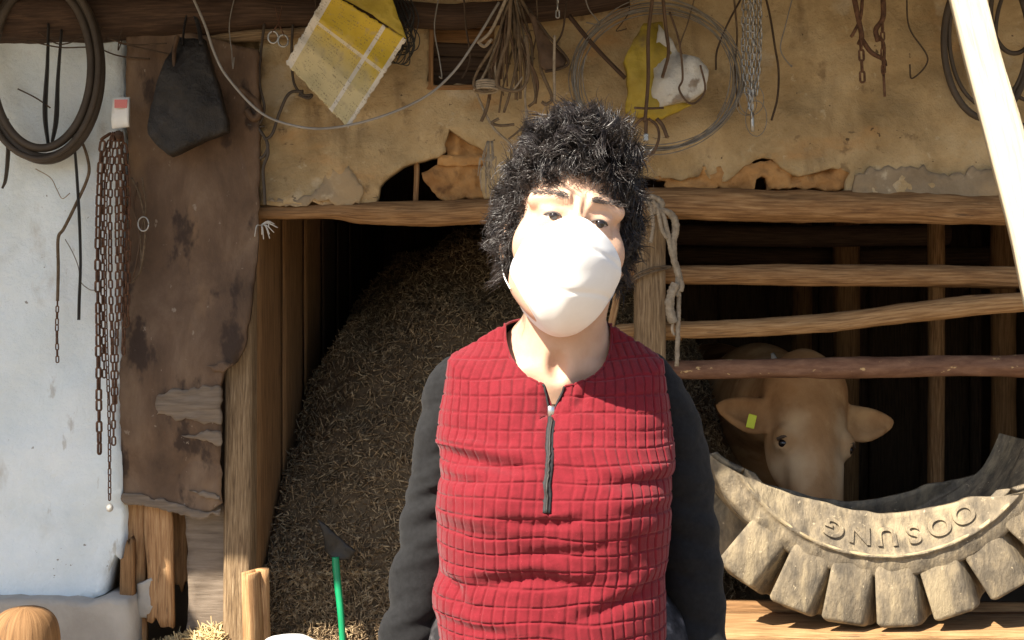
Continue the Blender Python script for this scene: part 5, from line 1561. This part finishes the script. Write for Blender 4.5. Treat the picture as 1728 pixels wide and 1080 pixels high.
def clumps(name, roots, nrm, flow, L, amp, turns, k, spread, rad):
    """k strands follow every guide, so the hair falls in curls rather than evenly"""
    g = len(roots)
    rep = lambda a: np.repeat(a, k, 0)
    n = g * k
    ph = rng.uniform(0, 6.283, g); ax = rng.normal(size=(g, 3))
    V, F = curl_locks(rep(roots) + rng.normal(size=(n, 3)) * spread, rep(nrm) + rng.normal(size=(n, 3)) * .06, rep(flow) + rng.normal(size=(n, 3)) * .07,
                      rep(L) * rng.uniform(.8, 1.12, n), rep(amp) * rng.uniform(.8, 1.2, n), rep(turns) * rng.uniform(.94, 1.06, n), rep(ph) + rng.normal(size=n) * .16, rep(ax), rng.uniform(*rad, n), rng)
    V = (RHn @ V.T).T + HC
    o = mk(name, V, F, MT['hair'], hair); o['kind'] = 'stuff'
cenF = Vc[Fc].mean(1)
e1 = Vc[Fc[:, 2]] - Vc[Fc[:, 0]]; e2 = Vc[Fc[:, 3]] - Vc[Fc[:, 1]]
nF = np.cross(e1, e2); ar = np.linalg.norm(nF, axis=1); nF /= ar[:, None] + 1e-12
Hc = (cenF - HC) @ RHi.T
outd = Hc - np.array((0, .03, .03)); outd /= np.linalg.norm(outd, axis=1)[:, None]
ok = ((nF @ RHn) * outd).sum(1) > 0
prob = ar * ok * (1 + 2.5 * (Hc[:, 1] < .05)); prob /= prob.sum()
g = 950
pick = rng.choice(len(cenF), g, p=prob)
roots = Hc[pick]; od = outd[pick]
top = sst(.05, .13, roots[:, 2])
cd = rng.normal(size=(g, 3)) * .5
nrm = od + cd * .5; nrm /= np.linalg.norm(nrm, axis=1)[:, None]
flow = np.array((0, -.25, -1.0)) * (1 - .85 * top)[:, None] + cd * .9 + np.stack((roots[:, 0] * 6, -.6 * top, .25 * top), -1)
flow /= np.linalg.norm(flow, axis=1)[:, None]
clumps('hair_locks', roots - od * .006, nrm * .42, flow * .60, rng.uniform(.032, .052, g), rng.uniform(.0055, .0100, g), rng.uniform(.55, 1.05, g), 12, .0019, (.00045, .00085))
g = 260                                                # short loose ends soften the outline
pick = rng.choice(len(cenF), g, p=prob)
cd = rng.normal(size=(g, 3))
clumps('loose_curls', Hc[pick], (outd[pick] + cd * .4) * .55, cd * .35, rng.uniform(.020, .032, g), rng.uniform(.003, .007, g), rng.uniform(.6, 1.3, g), 3, .003, (.00025, .00045))
# fringe falling over the forehead
g = 115
u = rng.uniform(-1, 1, g)
fx = u * .064; fz = .066 - .022 * np.abs(u) ** 2.0 + rng.normal(size=g) * .006
P = np.stack((fx, np.full(g, -.14), fz), -1).astype(np.float32)
for _ in range(30): P[:, 1] += np.clip(head_sdf(P, False) * .85, -.01, .02)
fn = np.tile(np.array((0, -1.0, .15)), (g, 1)) + rng.normal(size=(g, 3)) * .25
fl = np.stack((rng.normal(size=g) * .35 + .12, np.full(g, .10), np.full(g, -1.0)), -1)
clumps('fringe', P + np.array((0, -.006, .012)), fn * .38, fl * .85, rng.uniform(.014, .030, g) * (1 + .9 * sst(.3, .9, u)), rng.uniform(.002, .0055, g), rng.uniform(.4, 1.1, g), 7, .0016, (.00025, .0005))
g = 230                                                # locks framing the ears and cheeks
s_ = np.where(rng.random(g) < .55, 1.0, -1.0)
rt = np.stack((np.where(s_ > 0, rng.uniform(.056, .076, g), -rng.uniform(.058, .078, g)), rng.uniform(-.035, .05, g), rng.uniform(-.030, .050, g)), -1)
nm_ = np.stack((s_ * .7, rng.normal(size=g) * .4 - .2, rng.normal(size=g) * .3), -1)
fl = np.stack((s_ * .05 + rng.normal(size=g) * .25, rng.normal(size=g) * .3, np.full(g, -1.0)), -1)
clumps('side_locks', rt, nm_ * .45, fl * .75, rng.uniform(.022, .042, g), rng.uniform(.003, .007, g), rng.uniform(.6, 1.4, g), 9, .0016, (.0003, .0006))

# ------------------------------------------------------------------ sweater
# silhouette of the red body: picture row, left, right (at distance D0), half depth to the front
prof = np.array([(715, 750, 1124, .086), (745, 733, 1136, .098), (790, 746, 1137, .112), (830, 744, 1131, .121), (870, 742, 1129, .124), (910, 741, 1128, .120), (950, 745, 1124, .117), (985, 737, 1120, .119),
                 (1020, 733, 1119, .122), (1060, 740, 1121, .122), (1120, 748, 1124, .120), (1180, 752, 1124, .118)])
zr = CZ - (prof[:, 0] - 540) / FPX * D0
xl = (prof[:, 1] - 864) / FPX * D0; xr = (prof[:, 2] - 864) / FPX * D0
NA, NV1, NV2 = 640, 90, 330
ang = np.linspace(0, 2 * math.pi, NA, endpoint=False)       # 0 = her left (picture right), pi/2 = front
# more samples over the front
ang = ang - .30 * np.sin(2 * ang) * 0
ca, sa = np.cos(ang), np.sin(ang)
def ring(z):
    L_ = np.interp(-z, -zr, xl); R_ = np.interp(-z, -zr, xr); f = np.interp(-z, -zr, prof[:, 3])
    cx, w = (L_ + R_) / 2, (R_ - L_) / 2
    x = cx + w * np.sign(ca) * np.abs(ca) ** .82
    y = np.where(sa > 0, D0 + .015 - f * np.abs(sa) ** .72, D0 + .015 + .095 * np.abs(sa) ** .8)
    return np.stack((x, y, np.full(NA, z)), -1)
# neckline: front low with a short open slit, high at the back
ncx = W(943, 0, D0)[0]
nx_ = ncx + .0665 * ca
front = np.clip(sa, 0, 1)
nz_ = 1.262 - .072 * front ** .75 + .012 * np.clip(-sa, 0, 1)
zipx = W(931, 0, 1.40)[0]
slit = np.clip(1 - np.abs(nx_ - zipx - .004) / .0125, 0, 1) * (sa > 0)
nz_ = nz_ - .034 * slit
ny_ = np.where(sa > 0, D0 + .022 - .070 * np.abs(sa) ** .9, D0 + .022 + .055 * np.abs(sa))
NECK = np.stack((nx_, ny_, nz_), -1)
z1 = CZ - (735 - 540) / FPX * D0
R1 = ring(z1)
rows = []
side = np.abs(ca) ** .9
tipz = 1.224
for i in range(NV1):
    t = i / NV1
    # two-leg path: neck -> shoulder corner -> ring
    cornx = np.where(ca > 0, W(1119, 0, D0)[0], W(756, 0, D0)[0])
    C1 = NECK * .45 + R1 * .55
    K = np.stack((cornx, D0 + .015 + (R1[:, 1] - D0 - .015) * .55, np.full(NA, tipz)), -1)
    C1 = C1 * (1 - side)[:, None] + K * side[:, None]
    pw = (1 - t) ** 2; pm = 2 * t * (1 - t); pe = t * t
    Q = NECK * pw + C1 * pm + R1 * pe                       # smooth
    t2 = t * 2
    S2 = np.where(t2 < 1, 1, 0) * (NECK * (1 - min(t2, 1)) + C1 * min(t2, 1)) + np.where(t2 >= 1, 1, 0) * (C1 * (2 - max(t2, 1)) + R1 * (max(t2, 1) - 1))
    k = .90 * side
    rows.append(Q * (1 - k)[:, None] + S2 * k[:, None])
zz = np.linspace(z1, zr[-1], NV2)
for z in zz: rows.append(ring(z))
V = np.array(rows)                                           # rows, NA, 3
nrow = len(V)
# picture coordinates of the undeformed surface, used to place the folds of the cloth
pxv = 864 + V[:, :, 0] / V[:, :, 1] * FPX; pyv = 540 + (CZ - V[:, :, 2]) / V[:, :, 1] * FPX
isfront = (sa > -.05)[None, :] * np.ones((nrow, 1))
def seg_d(x, y, a, b):
    ax, ay = a; bx, by = b
    t = np.clip(((x - ax) * (bx - ax) + (y - ay) * (by - ay)) / ((bx - ax) ** 2 + (by - ay) ** 2), 0, 1)
    dx, dy = x - ax - t * (bx - ax), y - ay - t * (by - ay)
    return np.hypot(dx, dy), dy, t
push = np.zeros_like(pxv); slide = np.zeros_like(pxv)
def crease(pts, w, dep, lip=.6):
    """valley of half width w px and depth dep m with a soft roll above it"""
    global push, slide
    best = np.full(pxv.shape, 1e9); sgn = np.zeros(pxv.shape); fade = np.zeros(pxv.shape)
    n = len(pts) - 1
    for i in range(n):
        d, dy, t = seg_d(pxv, pyv, pts[i], pts[i + 1])
        m = d < best
        best = np.where(m, d, best); sgn = np.where(m, np.sign(dy), sgn); fade = np.where(m, (i + t) / n, fade)
    f = np.sin(np.clip(fade, 0.02, .98) * math.pi) ** .5
    dep = dep * .5
    push -= dep * np.exp(-(best / w) ** 2) * f
    push += dep * lip * np.exp(-((best - 1.7 * w) / (1.2 * w)) ** 2) * f * (sgn < 0)
crease([(728, 752), (770, 768), (820, 782), (860, 790), (900, 792)], 12, .016)
crease([(735, 800), (780, 812), (830, 815)], 9, .006)
crease([(1142, 800), (1100, 812), (1050, 818), (1005, 812)], 11, .010)
crease([(1140, 850), (1090, 862), (1040, 868)], 9, .006)
crease([(840, 878), (900, 884), (950, 884), (985, 876)], 9, .008)
crease([(740, 880), (790, 894), (850, 902)], 10, .006)
crease([(860, 938), (920, 934), (980, 930), (1030, 920)], 9, .006)
crease([(775, 992), (830, 985), (900, 975), (960, 985), (1010, 990)], 13, .012)
crease([(1128, 960), (1080, 1000), (1020, 1030), (960, 1050)], 12, .010)
crease([(742, 965), (770, 990), (780, 1020)], 11, .012)
crease([(736, 1040), (790, 1062), (860, 1072)], 10, .008)
crease([(1005, 648), (985, 668), (970, 690)], 8, .006)
crease([(960, 660), (1000, 690), (1040, 712)], 9, .004)
push += .010 * np.exp(-((pxv - 835) / 70) ** 2 - ((pyv - 850) / 60) ** 2) + .010 * np.exp(-((pxv - 1030) / 70) ** 2 - ((pyv - 855) / 60) ** 2)
q = np.stack((pxv.ravel() * .010, pyv.ravel() * .017, np.zeros(pxv.size)), -1)
push += .0022 * fbm(q, 1.0, 7, 3).reshape(pxv.shape)
# quilting: soft pillows in a grid that follows the cloth
cxr = (V[:, :, 0].max(1) + V[:, :, 0].min(1)) / 2; wr_ = (V[:, :, 0].max(1) - V[:, :, 0].min(1)) / 2
xn = np.clip((V[:, :, 0] - cxr[:, None]) / wr_[:, None], -1, 1)
uu = wr_[:, None] * (.45 * xn + .55 * np.arcsin(xn)) + .0025 * vnoise(q, 1.3, 21).reshape(pxv.shape)
vv = V[:, :, 2] + .0040 * vnoise(q, 1.1, 22).reshape(pxv.shape) + .10 * push
cu_, cv_ = .0142, .0200
fu = np.abs(((uu / cu_) % 1) - .5) * 2; fv = np.abs(((vv / cv_) % 1) - .5) * 2       # 1 at the seams
cell_id = np.stack((np.floor(uu / cu_).ravel(), np.floor(vv / cv_).ravel(), np.zeros(uu.size)), -1).astype(np.int64)
var = hash3(cell_id[:, 0], cell_id[:, 1], 0, 3).reshape(uu.shape)
pillow = (1 - sst(.70, 1.0, fu)) * (1 - sst(.78, 1.0, fv))
pillow = pillow * (1 + .25 * var) * .0021
inslit = np.exp(-(((pxv - 927) / 9) ** 2)) * (pyv > 640) * (pyv < 868) * (sa[None, :] > 0)
push = push * isfront
mask_red = (sa > -.12)[None, :] & np.ones((nrow, 1), bool)
push = push + pillow * mask_red * (1 - inslit) - .001 * inslit
# outward normals of the plain surface
dU = np.roll(V, -1, 1) - np.roll(V, 1, 1); dV = np.gradient(V, axis=0)
Nn = np.cross(dU, dV); Nn /= np.linalg.norm(Nn, axis=2)[:, :, None] + 1e-12
cen_ = np.array((ncx, D0 + .015, 1.0))
flip = np.sign(((V - cen_) * Nn).sum(2).mean()); Nn *= flip
V2 = V + Nn * push[:, :, None]
idx = np.arange(nrow * NA).reshape(nrow, NA)
A = idx[:-1]; B = idx[1:]
Fq = np.stack((A, np.roll(A, -1, 1), np.roll(B, -1, 1), B), -1)
if flip > 0: pass
fr_face = (sa > -.12)
redF = Fq[:, fr_face].reshape(-1, 4); blkF = Fq[:, ~fr_face].reshape(-1, 4)
def compact(V, F):
    u, inv = np.unique(F.ravel(), return_inverse=True)
    return V[u], inv.reshape(F.shape)
Vf = V2.reshape(-1, 3)
if flip > 0: redF = redF; 
a, b_ = compact(Vf, redF)
mk('sweater_front', a, b_[:, ::-1] if flip < 0 else b_, MT['red'], her)
a, b_ = compact(Vf, blkF)
mk('sweater_back', a, b_[:, ::-1] if flip < 0 else b_, MT['black_knit'], her)
# narrow dark binding round the neck
P = np.vstack((V2[0], V2[0][:1])) 
V, F, uv = tube(P[::3], .0016, 6, 0); mk('neck_binding', V, F, MT['red'], her, uv)
def front_at(px, py):
    """front cloth point under a picture position"""
    fsel = np.where(sa > .2)[0]
    P = V2[:, fsel].reshape(-1, 3)
    qx = 864 + P[:, 0] / P[:, 1] * FPX; qy = 540 + (CZ - P[:, 2]) / P[:, 1] * FPX
    return P[np.argmin((qx - px) ** 2 + (qy - py) ** 2)]
# zip
zp = mk('zip', *tube([front_at(931 - 10 * t, 700 + 166 * t) * np.array((1, 1, 1)) + np.array((0, -.0012, 0)) for t in np.linspace(0, 1, 16)], .0052, 8, 2, flat=.28)[:2], MT['zip'], her)
for s, (xa, xb) in ((-1, (917, 929)), (1, (944, 932))):
    mk('zip_tape', *tube([front_at(xa + (xb - xa) * t, 646 + 54 * t) + np.array((0, -.0015, 0)) for t in np.linspace(0, 1, 9)], .0030, 6, 2, flat=.5)[:2], MT['zip'], zp)
mk('zip_teeth', *tube([front_at(931 - 10 * t, 704 + 160 * t) + np.array((0, -.0034, 0)) for t in np.linspace(0, 1, 30)], .0014, 6, 1, .25, 3, grain=400)[:2], MT['tool_dark'], zp)
c = front_at(930, 698) + np.array((0, -.0055, 0))
V, F = box(c + np.array((0, 0, .003)), (.0095, .006, .015), bev=.0018); sl_ = mk('zip_slider', V, F, MT['chrome'], her)
P = [c + np.array((.0015 + .0050 * math.cos(a_), -.003, -.012 + .0070 * math.sin(a_))) for a_ in np.linspace(0, 6.283, 14)]
V, F, uv = tube(P, .0012, 6, 2); mk('pull_ring', V, F, MT['chrome'], sl_, uv)
for rz, dx in ((.6, .004), (-.5, .002)):
    V, F = box(c + np.array((dx, -.0035, -.021)), (.0042, .0020, .019), (0, rz, 0), .0006); mk('pull_tab', V, F, MT['chrome'], sl_, smooth=False)

# sleeves
def sleeve(s):
    rp = {-1: [(784, 604, 1.510, 10), (772, 622, 1.512, 30), (763, 655, 1.515, 48), (758, 720, 1.52, 53), (744, 800, 1.525, 52), (737, 835, 1.525, 48), (724, 900, 1.52, 48), (702, 1000, 1.505, 46), (684, 1080, 1.49, 43), (670, 1150, 1.475, 38)],
           1: [(1086, 602, 1.510, 10), (1098, 620, 1.512, 30), (1104, 655, 1.515, 48), (1129, 720, 1.525, 54), (1144, 800, 1.53, 55), (1152, 850, 1.53, 53), (1162, 910, 1.525, 51), (1174, 1000, 1.515, 48), (1181, 1080, 1.505, 44), (1187, 1150, 1.49, 39)]}[s]
    P = np.array([W(x, y, d) for x, y, d, r in rp]); rr = np.array([r / FPX * d for x, y, d, r in rp])
    PR = catmull(np.hstack((P, rr[:, None])), 26)
    P, rr = PR[:, :3], PR[:, 3]
    T, N, B = frames(P)
    ns = 72
    a = np.linspace(0, 6.283185, ns, endpoint=False)
    L_ = np.concatenate(([0], np.cumsum(np.linalg.norm(np.diff(P, axis=0), axis=1))))
    V = []
    for i in range(len(P)):
        dirs = N[i][None] * np.cos(a)[:, None] + B[i][None] * np.sin(a)[:, None]
        p = P[i] + dirs * rr[i]
        py = 540 + (CZ - p[:, 2]) / p[:, 1] * FPX; px = 864 + p[:, 0] / p[:, 1] * FPX
        w = np.zeros(ns)
        ph = (py + (px - 720) * (.35 if s < 0 else -.30))
        inner = np.clip(-s * dirs[:, 0] * .8 + .6, .15, 1.2)
        outer = np.clip(s * dirs[:, 0] * .8 + .4, .1, 1.2)
        if s < 0:
            for c0, wd, dp, io in ((772, 10, .0085, 1), (805, 9, .005, 0), (838, 11, .0065, 1), (884, 12, .007, 1), (922, 10, .005, 0), (1012, 14, .005, 0), (1050, 12, .004, 1), (700, 12, .003, 0)):
                w -= dp * np.exp(-((ph - c0 + (0 if io else 14)) / wd) ** 2) * (inner if io else outer)
                w += dp * .55 * np.exp(-((ph - c0 - 2.1 * wd) / (1.2 * wd)) ** 2)
        else:
            for c0, wd, dp in ((700, 14, .003), (765, 13, .004), (838, 13, .004), (895, 15, .004), (960, 13, .003), (1030, 16, .004)):
                w -= dp * np.exp(-((ph - c0 + 120) / wd) ** 2) * inner
                w += dp * .5 * np.exp(-((ph - c0 + 120 - 2.1 * wd) / (1.2 * wd)) ** 2)
        w += .0022 * fbm(p * np.array((1, 1, 1.6)), 28, 5 + s, 3)
        V.append(p + dirs * w[:, None])
    V = np.vstack(V); n = len(P)
    i = np.arange((n - 1) * ns).reshape(n - 1, ns)
    F = np.stack((i, np.roll(i, -1, 1), np.roll(i, -1, 1) + ns, i + ns), -1).reshape(-1, 4)
    V = np.vstack((V, P[:1]))
    capF = [(len(V) - 1, (j + 1) % ns, j) for j in range(ns)]
    F = [tuple(f) for f in F.tolist()] + capF
    o = mk('sleeve', V, F, MT['black_knit'], her)
    k = len(P) - 1
    Vc_, Fc_, _ = tube([P[k] + T[k] * t for t in (-.004, .004, .016, .024)], [rr[k] * .96, rr[k] * .86, rr[k] * .80, rr[k] * .80], 28, 3)
    mk('cuff', Vc_, Fc_, MT['black_knit'], o)
for s in (-1, 1): sleeve(s)

# trousers and shoes (below the picture)
def leg_sdf(P):
    d = None
    for s in (-1, 1):
        hip = np.array((W(940, 0, 1.55)[0] + s * .075, 1.525, .83)); knee = np.array((W(940, 0, 1.55)[0] + s * .088, 1.525, .43)); ank = knee + np.array((0, .025, -.33))
        q = smin(cap(P, hip, knee, .105, .078), cap(P, knee, ank, .076, .066), .03)
        d = q if d is None else smin(d, q, .03)
    d = smin(d, ell(P, (W(940, 0, 1.55)[0], 1.52, .84), (.150, .105, .11)), .05)
    d = d + .004 * fbm(P.reshape(-1, 3), 22, 3, 2).reshape(P.shape[:-1])
    return d
xs = np.arange(-.2, .30, .010); ys = np.arange(1.36, 1.70, .010); zs = np.arange(.0, 1.0, .010)
V, F = isosurf(leg_sdf(grid(xs, ys, zs)).astype(np.float32), xs, ys, zs)
mk('trousers', V, F, MT['trousers'], her)
for s in (-1, 1):
    c = np.array((W(940, 0, 1.55)[0] + s * .088, 1.50, .0))
    xs = np.arange(c[0] - .07, c[0] + .07, .007); ys = np.arange(c[1] - .16, c[1] + .13, .007); zs = np.arange(-.01, .14, .007)
    Pg = grid(xs, ys, zs)
    d = smin(cap(Pg, c + np.array((0, .055, .035)), c + np.array((0, -.085, .028)), .040, .036), cap(Pg, c + np.array((0, .05, .04)), c + np.array((0, .05, .10)), .042, .045), .03)
    d = smax(d, -(Pg[..., 2] - .002), .004)
    V, F = isosurf(d.astype(np.float32), xs, ys, zs); mk('shoe', V, F, MT['shoe'], her)
